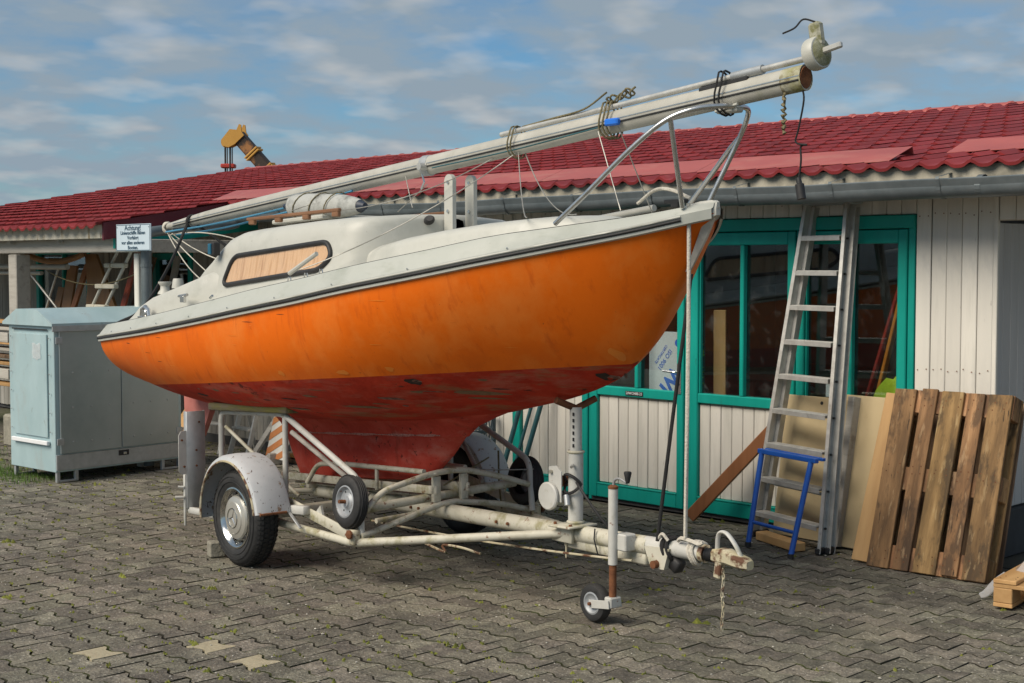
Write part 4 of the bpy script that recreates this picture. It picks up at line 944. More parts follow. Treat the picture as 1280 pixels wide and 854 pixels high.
q = MB().lathe([(0, 0), (.032, 0), (.032, .02), (.02, .045), (0, .045)], (1.0, -.18, 2.055), ((Vector((.8, -.5, .3)).normalized()), Vector((.74, .67, 0)).normalized(), Vector((.4, -.44, -.8)).normalized()), 14); q.build('deck_vent', m_black, boat)
q = MB().box((2.83, -.05, 2.105), (.14, .03, .018), None, .004); q.box((2.83, -.05, 2.09), (.05, .03, .03), None, .004); q.build('bow_cleat', m_black, boat)
# pulpit
pul = MB()
rail = smooth_path([(2.40, -.44, 2.0), (2.58, -.40, 2.14), (2.80, -.335, 2.33), (2.97, -.27, 2.46), (3.08, -.19, 2.51), (3.15, -.09, 2.525), (3.17, 0, 2.527), (3.15, .09, 2.522), (3.09, .15, 2.48), (3.02, .165, 2.38), (2.90, .10, 2.10)], 6)
pul.tube(rail, .0125, 10)
pul.tube([(3.03, .165, 2.40), (2.96, .185, 2.36), (2.60, .255, 2.08), (2.53, .27, 2.03)], .0125, 10)
pul.tube([(2.99, -.255, 2.475), (2.94, -.12, 2.07)], .012, 10)
pul.build('pulpit', m_steel, boat, 60)
q = MB().tube([(-.15, -.97, 1.605), (-.12, -.97, 1.62)], .008, 6); q.build('rail_fitting', m_steel, boat)

# things lying on the boat -------------------------------------------------
MASTZ = lambda x: 2.10 + (x + 2.82) * (.52 / 6.40)
mast = empty('mast', 'long silver mast lashed lengthways above the sailboat deck', 'mast', BA, BH)
xs_ = [-2.80, -2.62, -2.4, -2.1, -1.7, -1.2, -.5, .4, 1.5, 2.6, 3.56]; rs_ = [.020, .026, .036, .046, .053, .056, .057, .057, .057, .057, .057]
q = MB().tube([(x, 0, MASTZ(x) - .0) for x in xs_], rs_, 18, True, False, .78); tube_ = q.build('mast_tube', m_mast, mast, 60)
q = MB().tube([(x, -.78 * r * .96 - .001, MASTZ(x) - .012) for x, r in zip(xs_[1:], rs_[1:])], .0048, 6); q.build('sail_track', m_black, mast)
q = MB().tube([(x, -.78 * r * .9 - .003, MASTZ(x) + .006) for x, r in zip(xs_[1:], rs_[1:])], .004, 6); q.build('sail_track_lip', m_steel, mast)
m_algae = mat('algae_stained_mast_foot', [(0.22, 0.21, 0.06), (0.44, 0.43, 0.34)], 16, rough=0.8, bump=0.3, spots=(14, 0.50, 0.60, (0.12, 0.08, 0.03), 0.8))
q = MB().tube([(x, 0, MASTZ(x)) for x in (3.45, 3.50, 3.565)], [.0574, .0582, .0584], 18, False, False, .78); q.build('foot_sleeve', m_algae, mast, 60)
q = MB().tube([(3.5615, 0, MASTZ(3.56)), (3.5655, 0, MASTZ(3.56))], [.050, .048], 18, True, False, .76); q.build('mast_foot', m_rust, mast, 40)
x = .74; q = MB().tube([(x - .035, 0, MASTZ(x)), (x - .03, 0, MASTZ(x)), (x + .03, 0, MASTZ(x)), (x + .035, 0, MASTZ(x))], [.056, .062, .062, .056], 18, True, False, .85); bd = q.build('mast_band', m_galv, mast, 40)
q = MB().lathe([(0, -.03), (.022, -.03), (.022, .03), (0, .03)], (x + .03, -.06, MASTZ(x) - .01), 'Y', 12); q.build('band_lug', m_alu, bd)
q = MB().tube([(x + .01, -.05, MASTZ(x) - .05), (x + .03, -.05, MASTZ(x) - .10), (x, -.05, MASTZ(x) - .14)], .006, 6); q.build('shackle', m_steel, bd)
q = MB().box((3.12, 0, MASTZ(3.12) - .068), (.13, .055, .03), None, .008); q.tube([(3.06, -.03, MASTZ(3.1) - .07), (3.2, -.035, MASTZ(3.2) - .055)], .007, 6); q.build('mast_bracket', m_white, mast)
q = MB().beam((2.95, -.02, MASTZ(2.95) + .05), (3.25, -.02, MASTZ(3.25) + .052), .02, .02); q.build('halyard_cleat', m_black, mast)
m_greenm = mat('algae_stained_bracket', [(0.30, 0.30, 0.22), (0.46, 0.45, 0.38)], 14, rough=0.7, bump=0.2, spots=(16, 0.48, 0.6, (0.13, 0.13, 0.03), 0.8))
fur = empty('roller_furler', 'roller furler with white drum and thin foil lying along the mast', 'sail furler', BA, BH)
FZ = lambda x: MASTZ(x) + .068 + .003 * (x)
q = MB().tube([(x, -.012, FZ(x)) for x in (1.45, 2.0, 2.6, 3.2, 3.60)], .0145, 10); q.build('foil', m_alu, fur, 60)
q = MB().tube([(3.15, -.012, FZ(3.15)), (3.33, -.012, FZ(3.33))], .022, 10); q.build('foil_sleeve', m_galv, fur, 60)
fax = (Vector((.985, 0, .17)).normalized(), Vector((0, 1, 0)), Vector((-.17, 0, .985)).normalized()); fc = Vector((3.60, -.012, FZ(3.60) - .005))
fc = fc + Vector((0, 0, .012))
q = MB().lathe([(0, 0), (.064, 0), (.070, .004), (.072, .012), (.072, .052), (.068, .058), (.06, .06), (0, .06)], fc, fax, 24); q.build('drum', m_white, fur, 40)
q = MB().box(fc + Vector((.03, 0, .085)), (.062, .045, .11), Matrix.Rotation(radians(-10), 3, 'Y'), .012); br = q.build('drum_bracket', m_greenm, fur)
m_green = mat('green_algae_metal', [(0.16, 0.16, 0.05), (0.36, 0.36, 0.28)], 22, rough=0.8, bump=0.3)
q = MB().lathe([(.062, .061), (.055, .066), (.02, .074), (0, .074)], fc, fax, 20); q.build('drum_face', m_green, fur, 40)
q = MB().beam(fc + Vector((.05, 0, .01)), fc + Vector((.165, 0, .03)), .022, .026, bev=.008); q.build('toggle', m_alu, fur)
q = MB().tube(smooth_path([fc + Vector((.03, -.01, .14)), fc + Vector((-.02, -.03, .155)), fc + Vector((-.05, -.05, .12)), fc + Vector((-.10, -.07, .10))], 5), .004, 6); q.build('furling_line', m_ropeblack, fur)
# fender in grey cover on the cabin roof
fd = empty('boat_fender', 'dirty grey covered fender lying on the cabin roof under the mast', 'fender', BA, BH)
a = Vector((-.42, -.22, 2.182)); b = Vector((.36, -.20, 2.158)); ax_ = (b - a).normalized(); e1 = Vector((0, 1, 0)); e2 = ax_.cross(e1).normalized(); e1 = e2.cross(ax_)
q = MB().lathe([(.075, 0), (.082, .05), (.08, .3), (.072, .55), (.055, .68), (.04, .74)], a, (ax_, e1, e2), 18); q.build('cover', m_fendergrey, fd, 50)
q = MB().lathe([(.076, .005), (.07, -.01), (.045, -.05), (.018, -.085), (.016, -.13), (0, -.13)], a, (ax_, e1, e2), 18); q.build('end_cone', m_navy, fd, 50)
q = MB().lathe([(.038, .74), (.02, .79), (0, .79)], a, (ax_, e1, e2), 18); q.build('end_cap', m_navy, fd, 50)
for f_ in (.12, .33, .52): MB().tube([a + ax_ * (f_ * .9 + .05 * sin(t)) + (e1 * cos(t) + e2 * sin(t)) * .085 for t in np.linspace(0, 2 * pi, 17)[:-1]], .004, 5, closed=True).build('cord', m_ropebrown, fd)
# boat pole
q = MB().tube([W(1.69, .33, 2.035), W(2.30, .33, 2.10)], .018, 10); o = q.build('boat_hook', m_mast, None, 60); tag(o, 'pale round pole lying on the foredeck', 'pole')
def rope(name, pts, r, m, label, cat='rope', group=None, seg=6, sm=0):
    pts = smooth_path(pts, sm) if sm else pts
    o = MB().tube(pts, r, seg).build(name, m, None, 60); return tag(o, label, cat, group)
# lashings round mast
def wrap(x, n, r, m, name, label, extra=.0, zr=.075):
    pts = []
    for k in range(n * 16 + 1):
        t = 2 * pi * k / 16; pts.append(W(x + .028 * k / 16 / 1.0 - .014 * n + .01 * sin(3 * t), (.055 + extra) * cos(t) - .005, MASTZ(x) + .012 + (zr + extra) * sin(t)))
    return rope(name, pts, r, m, label)
wrap(3.10, 2, .005, m_ropeblack, 'lashing', 'dark green cord binding mast to the pulpit top', .004, .10)
wrap(2.33, 3, .0052, m_ropebrown, 'lashing', 'brown rope lashing with blue strap around mast and furler', .004, .09)
wrap(1.58, 2, .0045, m_ropebrown, 'lashing', 'brown cord lashing round mast with wires trailing down', .004, .085)
q = MB().box(W(2.40, -.065, MASTZ(2.4) - .012), (.10, .03, .035), Matrix.Rotation(radians(-8), 3, 'Z'), .008); o = q.build('buckle_strap', m_blueink); tag(o, 'small blue buckle strap on the mast lashing', 'strap')
rope('rope_bundle', [W(2.30 + .0075 * k + .01 * sin(k * 2.1), .02 * cos(k * 1.7), MASTZ(2.4) + .10 + .0016 * k + .02 * sin(k * 1.3)) for k in range(26)], .0055, m_ropebrown, 'tangled rope bundle sitting on top of the mast', sm=3)
rope('halyard', [W(1.62, .0, MASTZ(1.62) + .09), W(1.9, -.02, MASTZ(1.9) + .09), W(2.15, -.03, MASTZ(2.15) + .095), W(2.32, -.03, MASTZ(2.32) + .15)], .0055, m_ropebrown, 'brown halyard running along the top of the mast', sm=5)
rope('blue_rope', [W(-2.70, -.04, MASTZ(-2.7) - .05), W(-1.9, -.06, MASTZ(-1.9) - .075), W(-.9, -.06, MASTZ(-.9) - .075), W(0, -.055, MASTZ(0) - .06)], .0075, m_ropeblue, 'blue rope slung below the thin end of the mast', group=None, sm=6)
rope('blue_rope', [W(-2.66, .03, MASTZ(-2.66) - .075), W(-1.8, -.02, MASTZ(-1.8) - .11), W(-.8, .0, MASTZ(-.8) - .09)], .0075, m_ropeblue, 'lower slack blue rope hanging below the thin end of the mast', sm=6)
rope('blue_rope', [W(.85, -.05, MASTZ(.85) - .03), W(1.6, -.052, MASTZ(1.6) - .035), W(2.3, -.052, MASTZ(2.3) - .02)], .004, m_tealpole, 'thin teal line along the side of the mast', sm=6)
# black rope from mast head to the stern
rope('black_rope', [W(-2.35, -.03, MASTZ(-2.35) - .02), W(-2.0, -.35, 1.80), W(-1.86, -.62, 1.50), W(-2.06, -.70, 1.40), W(-2.24, -.72, 1.355)], .011, m_ropeblack, 'black rope from the mast tip down to the stern cleat', sm=5)
rope('black_rope', [W(-2.30, .03, MASTZ(-2.3) - .04), W(-1.75, .18, 1.83), W(-1.35, .45, 1.64)], .011, m_ropeblack, 'black rope from mast down to the far side of the cockpit', sm=5)
rope('black_rope', [W(-2.33 + .012 * k / 16, .05 * cos(k * .393), MASTZ(-2.33) - .01 + .052 * sin(k * .393)) for k in range(33)], .009, m_ropeblack, 'black rope coiled round the mast tip')
rope('lashing', [W(-2.76 + .02 * sin(k * .9), .028 * cos(k * .8), MASTZ(-2.76) - .01 + .04 * sin(k * .8)) for k in range(30)], .008, m_rope, 'pale knotted rope tied round the very tip of the mast', sm=2)
for k, (p, q_, s_) in enumerate([((-2.72, -.02, 2.06), (-1.15, -.30, 1.66), .14), ((-2.72, .02, 2.05), (-1.0, -.25, 1.80), .05), ((-2.70, 0, 2.04), (-.78, -.3, 1.92), -.05), ((-2.72, .0, 2.04), (-1.35, -.2, 1.62), .02)]):
    rope('shroud_wire', sag(W(*p), W(*q_), s_), .0042, m_rope, ['slack pale rigging line dipping furthest into the cockpit', 'pale rigging line from mast tip to the cabin corner', 'pale rigging line arching up from mast tip to cabin roof', 'straight pale rigging line from mast tip into the cockpit'][k], 'rigging line')
for k, (p, q_, s_) in enumerate([((1.60, -.03, MASTZ(1.6) - .05), (.62, -.86, 1.76), .06), ((1.62, -.03, MASTZ(1.62) - .05), (2.14, -.40, 2.04), .10), ((1.64, .0, MASTZ(1.64) - .05), (2.4, -.30, 2.05), .10), ((1.4, -.03, MASTZ(1.4) - .05), (.35, -.35, 2.13), .05), ((2.28, -.05, MASTZ(2.28) - .04), (2.50, -.1, 2.07), .0), ((2.43, -.05, MASTZ(2.43) - .04), (2.42, .2, 2.06), .0), ((.80, -.05, MASTZ(.8) - .12), (.35, .05, 2.13), .0), ((.55, -.03, MASTZ(.55) - .04), (.72, -.1, 2.14), .0), ((.1, -.05, MASTZ(.1) - .04), (-.2, -.38, 2.14), .0)]):
    rope('shroud_wire', sag(W(*p), W(*q_), s_), .003, m_wire, ['long thin wire from mast lashing to the side deck eye', 'slack thin wire from mast lashing to the foredeck', 'slack thin wire loop hanging to the fore end of the trunk', 'thin wire from mast lashing back to the grab rail', 'thin plumb line hanging from the brown mast lashing', 'thin wire from the brown lashing down to the boat hook', 'thin wire from the mast band shackle to the cabin roof', 'short thin stay between mast band and cabin roof', 'thin stay between the fender and the teak grab rail'][k], 'rigging line')
# hanging rope and cable at mast foot
rope('knotted_rope', [W(3.46 + .008 * sin(k * 1.9), -.02 + .006 * cos(k * 2.3), MASTZ(3.46) - .05 - .0085 * k) for k in range(22)], [.006 + .005 * (k % 3 == 0) for k in range(22)], m_ropebrown, 'short mossy knotted rope hanging from the mast foot')
cb_ = empty('hanging_cable', 'black electric cable with plug hanging from the mast foot', 'cable', W(3.55, -.01, 2.12), BH)
MB().tube(smooth_path([(0, 0, .46), (.012, 0, .40), (-.015, 0, .28), (-.03, 0, .22), (.03, 0, .205), (-.01, .01, .20), (.0, 0, .14), (-.01, 0, .06)], 5), .0045, 6).build('cable', m_ropeblack, cb_)
MB().lathe([(0, .065), (.010, .065), (.013, .04), (.02, .036), (.02, -.03), (0, -.03)], (0, 0, 0), (Vector((-.2, 0, 1)).normalized(), Vector((0, 1, 0)), Vector((1, 0, .2)).normalized()), 14).build('plug', m_black, cb_, 40)
# bow ropes
rope('bow_rope', [W(2.945, -.085, 2.09), W(2.955, -.09, 1.9), W(2.94, -.075, 1.4), W(2.91, -.055, .50)], .0105, m_rope, 'white braided rope from bow straight down to the drawbar', sm=4)
rope('bow_strap', [W(2.885, -.0, 1.76), W(2.80, -.045, 1.0), W(2.725, -.058, .46)], .010, m_ropeblack, 'black strap from the bow eye down to the drawbar', sm=4)
rope('bow_rope', [W(2.62, -.1, 2.10), W(2.74, -.1, 2.16), W(2.86, -.11, 2.155), W(2.95, -.08, 2.115)], .009, m_rope, 'white rope looped over the bow cleat', sm=5)

# ================================================================== TRAILER
tr = empty('boat_trailer', 'old pale grey boat trailer with bunks, winch post and jockey wheel', 'trailer', BA, BH)
def T(mb_, name, m=m_trailer, sm=50, parent=None, label=None): return mb_.build(name, m, parent or tr, sm, label)
DZ = lambda x: .33 + (x - .17) * .034
T(MB().tube([(-.55, 0, DZ(-.55)), (2.62, 0, DZ(2.62))], .046, 16), 'drawbar')
T(MB().tube([(2.60, 0, DZ(2.6) + .006), (2.98, 0, DZ(2.98) + .006)], .041, 16), 'drawbar_tip', m_trailer_clean)
T(MB().tube([(2.97, 0, DZ(3) + .006), (3.0, 0, DZ(3) + .006), (3.0, 0, DZ(3) + .006)], [.043, .043, .03], 16), 'drawbar_collar', m_rustyellow)
T(MB().box((2.30, 0, DZ(2.3) - .058), (.62, .05, .06), None, .008), 'drawbar_web')
# bellows and coupling
bel = [(.030, 3.0)]
for k in range(4): bel += [(.034, 3.003 + k * .015), (.025, 3.011 + k * .015)]
q = MB().lathe([(r, x - 3.0) for r, x in bel], (3.0, 0, DZ(3) + .005), 'X', 14); T(q, 'bellows', m_black, 30)
q = MB(); closed_loft(q, [[(x, y_ * w_, zc + z_ * h_) for y_, z_ in ((-1, -.6), (-1, .6), (-.6, 1), (.6, 1), (1, .6), (1, -.6), (.6, -1), (-.6, -1))] for x, w_, h_, zc in ((3.05, .030, .030, .435), (3.085, .035, .036, .437), (3.14, .037, .036, .44), (3.19, .043, .030, .432), (3.245, .040, .026, .425), (3.27, .024, .020, .42))])
cp = T(q, 'coupling', m_rustyellow, 40)
MB().tube(smooth_path([(3.065, 0, .455), (3.07, 0, .525), (3.09, 0, .55), (3.13, 0, .545), (3.18, 0, .50), (3.215, 0, .45)], 5), .009, 8, flat=1.5).build('coupling_handle', m_trailer_clean, cp, 50)
MB().box((3.09, -.012, .375), (.04, .04, .085), Matrix.Rotation(radians(8), 3, 'Y'), .006).build('coupling_stop', m_rustyellow, cp)
# chain of short links
ch = MB()
for k in range(13):
    c = Vector((3.12 + .004 * sin(k), -.02, .37 - .0225 * k)); u = Vector((1, 0, 0)) if k % 2 else Vector((0, 1, 0))
    ch.tube([c + u * .007 * cos(t) + Vector((0, 0, .0155 * sin(t))) for t in np.linspace(0, 2 * pi, 9)[:-1]], .0028, 5, closed=True)
T(ch, 'chain', m_rustyellow)
# axle
T(MB().box((0, 0, .29), (.06, 1.5, .06), None, .006), 'axle')
# A frame tubes
for sg in (-1, 1):
    T(MB().tube(fillet([(-.05, sg * .70, .27), (.30, sg * .70, .265), (.93, sg * .66, .25), (2.04, sg * .035, .395)], .06), .0235, 12), 'frame_tube')
    T(MB().beam((.22, sg * .68, .40), (.96, sg * .665, .285), .012, .062, bev=.003), 'side_beam')
    T(MB().box((.945, sg * .66, .285), (.05, .05, .085), None, .006), 'beam_end', m_rustyellow)
    T(MB().lathe([(0, 0), (.026, 0), (.026, .012), (.018, .018), (0, .018)], (.955, sg * .695, .305), (Vector((0, sg, 0)), Vector((0, 0, 1)), Vector((1, 0, 0))), 14), 'pivot_bolt', m_rust)
    q = MB(); i = q.addv([(.50, sg * .67, .33), (.64, sg * .67, .31), (.60, sg * .67, .42)]); j = q.addv([(.50, sg * .655, .33), (.64, sg * .655, .31), (.60, sg * .655, .42)])
    q.addf((i, i + 1, i + 2)); q.addf((j, j + 1, j + 2)); [q.addf((i + a, i + (a + 1) % 3, j + (a + 1) % 3, j + a)) for a in range(3)]
    T(q, 'gusset', m_trailer_clean)
    T(MB().beam((.02, sg * .70, .34), (.50, sg * .70, .38), .05, .05), 'suspension_arm', m_trailer_clean)
    # bunk hoop
    hoop = fillet([(-.70, sg * .62, .26), (-.70, sg * .62, .855), (.10, sg * .62, .905), (.93, sg * .62, .605), (.96, sg * .62, .30)], .07)
    T(MB().tube(hoop, .0185, 12), 'bunk_hoop', m_trailer_clean)
    T(MB().tube([(.12, sg * .62, .90), (.12, sg * .62, .34)], .0175, 12), 'bunk_post', m_trailer_clean)
    T(MB().tube([(.16, sg * .60, .80), (.72, sg * .42, .47)], .015, 10), 'bunk_brace', m_timbergrey)
    T(MB().tube([(-.68, sg * .60, .76), (-.30, sg * .50, .52), (-.1, sg * .4, .36)], .012, 10), 'bunk_brace', m_trailer)
    T(MB().beam((-.76, sg * .62, .888), (.24, sg * .62, .945), .13, .048, bev=.008), 'bunk_plank', m_moss)
    T(MB().tube([(-.70, sg * .62, .30), (-.70, sg * .3, .30), (-.50, 0, DZ(-.5))], .018, 10), 'rear_tube')
    T(MB().box((0, sg * .62, .295), (.08, .03, .08), None, .005), 'axle_bracket')
    # keel rail and guides
    T(MB().beam((-.80, sg * .115, .385), (.98, sg * .115, .497), .02, .05, bev=.004), 'keel_rail')
    T(MB().tube(fillet([(-.30, sg * .22, .40), (-.22, sg * .19, .53), (.10, sg * .17, .56), (.9, sg * .15, .60)], .06), .016, 10), 'keel_guide')
    T(MB().box((.42, sg * .16, .50), (.02, .02, .13), None, .003), 'guide_bracket')
    T(MB().box((.95, sg * .10, .50), (.03, .05, .15), None, .003), 'guide_bracket')
# arched cross tubes
T(MB().tube(fillet([(1.00, -.62, .44), (.98, -.50, .53), (.96, -.12, .60), (.95, .10, .60), (.93, .42, .52), (.95, .60, .46)], .10), .018, 12), 'cross_tube')
T(MB().tube([(.88, -.60, .42), (.86, .56, .465)], .026, 14), 'guide_axle')
T(MB().tube(fillet([(.97, -.63, .29), (.97, -.40, .34), (.96, -.02, .425), (.93, .40, .36), (.92, .62, .30)], .10), .018, 12), 'cross_tube')
T(MB().tube([(.62, -.30, .29), (.6, .30, .31)], .016, 10), 'cross_tube')
T(MB().box((.50, 0, .40), (.04, .04, .10), None, .004), 'keel_block'); T(MB().box((-.50, 0, .36), (.04, .20, .06), None, .004), 'keel_block')
T(MB().box((.0, 0, .385), (1.5, .10, .015), Matrix.Rotation(radians(-3.6), 3, 'Y'), .003), 'keel_tray')
# brake rods and ropes below
T(MB().tube(sag((.5, -.25, .27), (2.55, -.06, .335), .02), .006, 6), 'brake_rod', m_rustyellow)
T(MB().tube(smooth_path([(1.1, -.30, .235), (1.25, -.26, .20), (1.15, -.2, .215), (1.35, -.22, .235), (1.5, -.2, .22)], 5), .007, 6), 'brake_linkage', m_rustyellow)
T(MB().tube([(.60, .64, .63), (.62, .63, .42), (.66, .62, .27)], .006, 6), 'lash_cord', m_ropebrown)
T(MB().tube([(.50, .64, .575), (.96, -.05, .52)], .006, 6), 'lash_cord', m_ropebrown)
T(MB().tube(sag((.82, .05, .60), (.95, .66, .55), .01), .0035, 5), 'lash_wire', m_wire)
# wheels
def wheel(y, sg, proto={}):
    wv = bpy.data.objects.new('wheel', None); COL.objects.link(wv); wv.parent = tr; wv.location = (0, y, .29); wv.rotation_euler = (0, radians(17), 0 if sg < 0 else pi); wv.empty_display_size = .1
    if 't' not in proto:
        q = MB(); prof = [(.180, -.066), (.20, -.078), (.235, -.083), (.262, -.076), (.280, -.062), (.288, -.05), (.290, 0), (.288, .05), (.280, .062), (.262, .076), (.235, .083), (.20, .078), (.180, .066)]
        q.lathe(prof, (0, 0, 0), 'Y', 60)
        for ring_, (y0, y1) in enumerate(((-.058, -.036), (-.030, -.006), (.006, .030), (.036, .058))):
            for k in range(60):
                a = 2 * pi * (k + .5 * (ring_ % 2)) / 60; da = .036
                c = [(a - da, y0), (a + da, y0 + .003), (a + da, y1), (a - da, y1 - .003)]
                rr = [(.2945 if abs(yy) < .05 else .287) for _, yy in c]
                i = q.addv([(cos(t) * r, yy, sin(t) * r) for (t, yy), r in zip(c, rr)] + [(cos(t) * .280, yy, sin(t) * .280) for t, yy in c])
                for f in ((0, 1, 2, 3), (0, 1, 5, 4), (1, 2, 6, 5), (2, 3, 7, 6), (3, 0, 4, 7)): q.addf([i + z for z in f])
        for k in range(60):      # shoulder lugs
            for s2 in (-1, 1):
                a = 2 * pi * k / 60; i = q.addv([(cos(a + t) * r, s2 * yy, sin(a + t) * r) for t in (-.028, .028) for r, yy in ((.289, .058), (.272, .0745))]); q.addf((i, i + 1, i + 3, i + 2))
        for r in (.218, .248): q.tube([(cos(t) * r, -.0835, sin(t) * r) for t in np.linspace(0, 2 * pi, 41)[:-1]], .002, 4, closed=True)
        proto['t'] = q.mesh('tyre', m_tyre, 35)
        q = MB().lathe([(.182, -.055), (.186, -.066), (.184, -.074), (.176, -.076), (.166, -.070), (.158, -.058), (.152, -.050), (.13, -.046), (.05, -.046), (.0, -.046)], (0, 0, 0), 'Y', 40); proto['r'] = q.mesh('rim', m_chrome, 30)
        q = MB().lathe([(.128, -.047), (.132, -.058), (.126, -.068), (.112, -.073), (.100, -.076), (.094, -.082), (.06, -.086), (.0, -.087)], (0, 0, 0), 'Y', 40); proto['h'] = q.mesh('hubcap', m_silver, 30)
        q = MB().tube([(cos(t) * .058, -.0875, sin(t) * .058) for t in np.linspace(0, 2 * pi, 41)[:-1]], .0032, 6, closed=True)
        for a in (90, 210, 330):
            c, s_ = cos(radians(a)), sin(radians(a)); i = q.addv([(0, -.092, 0), (c * .058, -.087, s_ * .058), (-s_ * .008, -.087, c * .008), (s_ * .008, -.087, -c * .008)]); q.addf((i, i + 1, i + 2)); q.addf((i, i + 3, i + 1))
        proto['e'] = q.mesh('hub_emblem', m_chrome, 40)
        q = MB()
        for k in range(12):
            a = 2 * pi * k / 12; q.box((cos(a) * .143, -.0555, sin(a) * .143), (.030, .004, .012), Matrix.Rotation(-a + pi / 2, 3, 'Y'), .001)
        proto['s'] = q.mesh('vent_slots', m_black)
    link('tyre', proto['t'], wv); r = link('rim', proto['r'], wv); link('hubcap', proto['h'], wv); link('hub_emblem', proto['e'], wv); link('vent_slots', proto['s'], wv)
wheel(-.83, -1); wheel(.83, 1)
# mudguards
for sg in (-1, 1):
    q = MB(); rows = []
    for k in range(25):
        a = radians(188 - 178 * k / 24); R0 = .372; c_, s_ = cos(a), sin(a)
        prof = [(R0 - .035, .955), (R0 - .03, .952), (R0 - .006, .945), (R0 + .004, .925), (R0 + .008, .85), (R0 + .004, .745), (R0 - .004, .727), (R0 - .06, .722)]
        rows.append([(c_ * r, sg * y_, .295 + s_ * r) for r, y_ in prof])
    q.grid(rows); T(q, 'mudguard', m_guard, 35, None, 'grey painted mudguard with rust spots')
    # rusty lower lip
    q = MB().tube([(.372, sg * .935, .36), (.373, sg * .76, .36)], .008, 6); T(q, 'mudguard_edge', m_rust)
    q = MB(); rim_ = [(cos(radians(188 - 178 * k / 30)) * .339, sg * .954, .295 + sin(radians(188 - 178 * k / 30)) * .339) for k in range(31)]; q.tube(rim_, .007, 6); T(q, 'mudguard_bead', m_rustyellow)
    T(MB().beam((.36, sg * .74, .36), (.50, sg * .74, .28), .02, .006), 'mudguard_stay', m_galv)
    # rear upright light bracket
    q = MB(); q.box((-.70, sg * .80, .56), (.006, .125, .62), None, .001); q.box((-.72, sg * .862, .56), (.045, .005, .62), None, .001); q.box((-.712, sg * .738, .56), (.024, .005, .62), None, .001); T(q, 'light_bracket', m_galv)
    T(MB().box((-.728, sg * .868, .30), (.022, .012, .33), None, .003), 'bracket_bar', m_trailer_clean)
    q = MB().prism([(-.855, .50), (-.855, .72), (-.83, .745), (-.75, .745), (-.75, .50)] if False else [(-.92, .49), (-.92, .72), (-.905, .745), (-.868, .75), (-.868, .47), (-.90, .47)], -.705, -.700, lambda u, v, h: (h, u * -sg, v)); T(q, 'lamp_plate', m_trailer_clean)
    for yy, zz in ((.90, .69), (.885, .52), (.78, .80), (.80, .62), (.80, .52)): T(MB().lathe([(0, -.003), (.007, -.003), (.007, .004), (0, .004)], (-.695, sg * yy, zz), 'X', 8), 'bolt', m_rust)
    T(MB().tube([(-.72, sg * .875, .32), (-.74, sg * .93, .322)], .009, 8), 'bracket_pin', m_trailer_clean); T(MB().tube([(-.72, sg * .875, .385), (-.74, sg * .91, .388)], .008, 8), 'bracket_pin', m_trailer_clean)
    T(MB().beam((-.73, sg * .84, .235), (-.36, sg * .84, .25), .03, .04), 'bracket_arm', m_trailer_clean)
# guide wheels
def guide_wheel(loc, sg):
    wv = bpy.data.objects.new('guide_wheel', None); COL.objects.link(wv); wv.parent = tr; wv.location = loc; wv.rotation_euler = (radians(6 * sg), 0, 0 if sg < 0 else pi); wv.empty_display_size = .1
    q = MB().lathe([(.085, -.035), (.10, -.042), (.125, -.04), (.142, -.030), (.150, -.012), (.150, .012), (.142, .030), (.125, .04), (.10, .042), (.085, .035)], (0, 0, 0), 'Y', 36)
    for yy in (-.018, -.006, .006, .018): q.tube([(cos(t) * .1505, yy, sin(t) * .1505) for t in np.linspace(0, 2 * pi, 37)[:-1]], .003, 4, closed=True)
    q.build('tyre', m_tyre, wv, 35)
    MB().lathe([(.088, -.030), (.092, -.038), (.084, -.040), (.076, -.030), (.07, -.018), (.05, -.016), (.034, -.026), (.03, -.034), (.0, -.034)], (0, 0, 0), 'Y', 30).build('rim', m_wheelgrey, wv, 30)
    MB().lathe([(0, -.075), (.011, -.075), (.011, -.03)], (0, 0, 0), 'Y', 12).build('axle_nut', m_rust, wv, 30)
    for k in range(6): MB().lathe([(0, -.0185), (.006, -.0185), (.006, -.014)], (cos(k * 1.047) * .06, 0, sin(k * 1.047) * .06), 'Y', 8).build('wheel_hole', m_black, wv)
guide_wheel((.88, -.645, .475), -1); guide_wheel((.84, .665, .465), 1)
# winch post
T(MB().tube([(2.06, 0, .40), (2.06, 0, .83)], .040, 18), 'winch_post', m_trailer_clean)
T(MB().tube([(2.06, 0, .80), (2.06, 0, 1.06)], .0325, 16), 'winch_post_inner', m_trailer_clean)
T(MB().box((2.06, -.02, DZ(2.06) + .045), (.17, .20, .012), Matrix.Rotation(radians(-2), 3, 'Y'), .003), 'post_plate'); T(MB().box((2.02, -.055, DZ(2.02)), (.16, .02, .09), None, .004), 'post_plate')
T(MB().tube([(2.035, -.115, 1.10), (2.055, -.005, 1.055)], .0185, 12), 'bow_cradle', m_rust); T(MB().tube([(2.065, .005, 1.055), (2.085, .115, 1.10)], .0185, 12), 'bow_cradle', m_rust)
for k in range(6): T(MB().box((2.075, -.031, .86 + .033 * k), (.008, .006, .017)), 'post_hole', m_black)
T(MB().tube([(2.085, -.04, .76), (2.11, -.075, .755)], .008, 8), 'clamp_screw', m_steel)
wn = MB().prism([(1.93, .56), (1.93, .74), (1.99, .75), (2.03, .72), (2.03, .56)], -.075, -.068, lambda u, v, h: (u, h, v)); wi = T(wn, 'winch', m_trailer_clean)
MB().lathe([(0, -.012), (.068, -.012), (.075, -.006), (.075, .006), (.068, .012), (0, .012)], (1.945, -.09, .585), 'Y', 24).build('winch_gear', m_trailer_clean, wi, 40)
MB().lathe([(.03, -.05), (.03, .05)], (1.97, -.02, .66), 'Y', 16).build('winch_drum', m_rust, wi, 40)
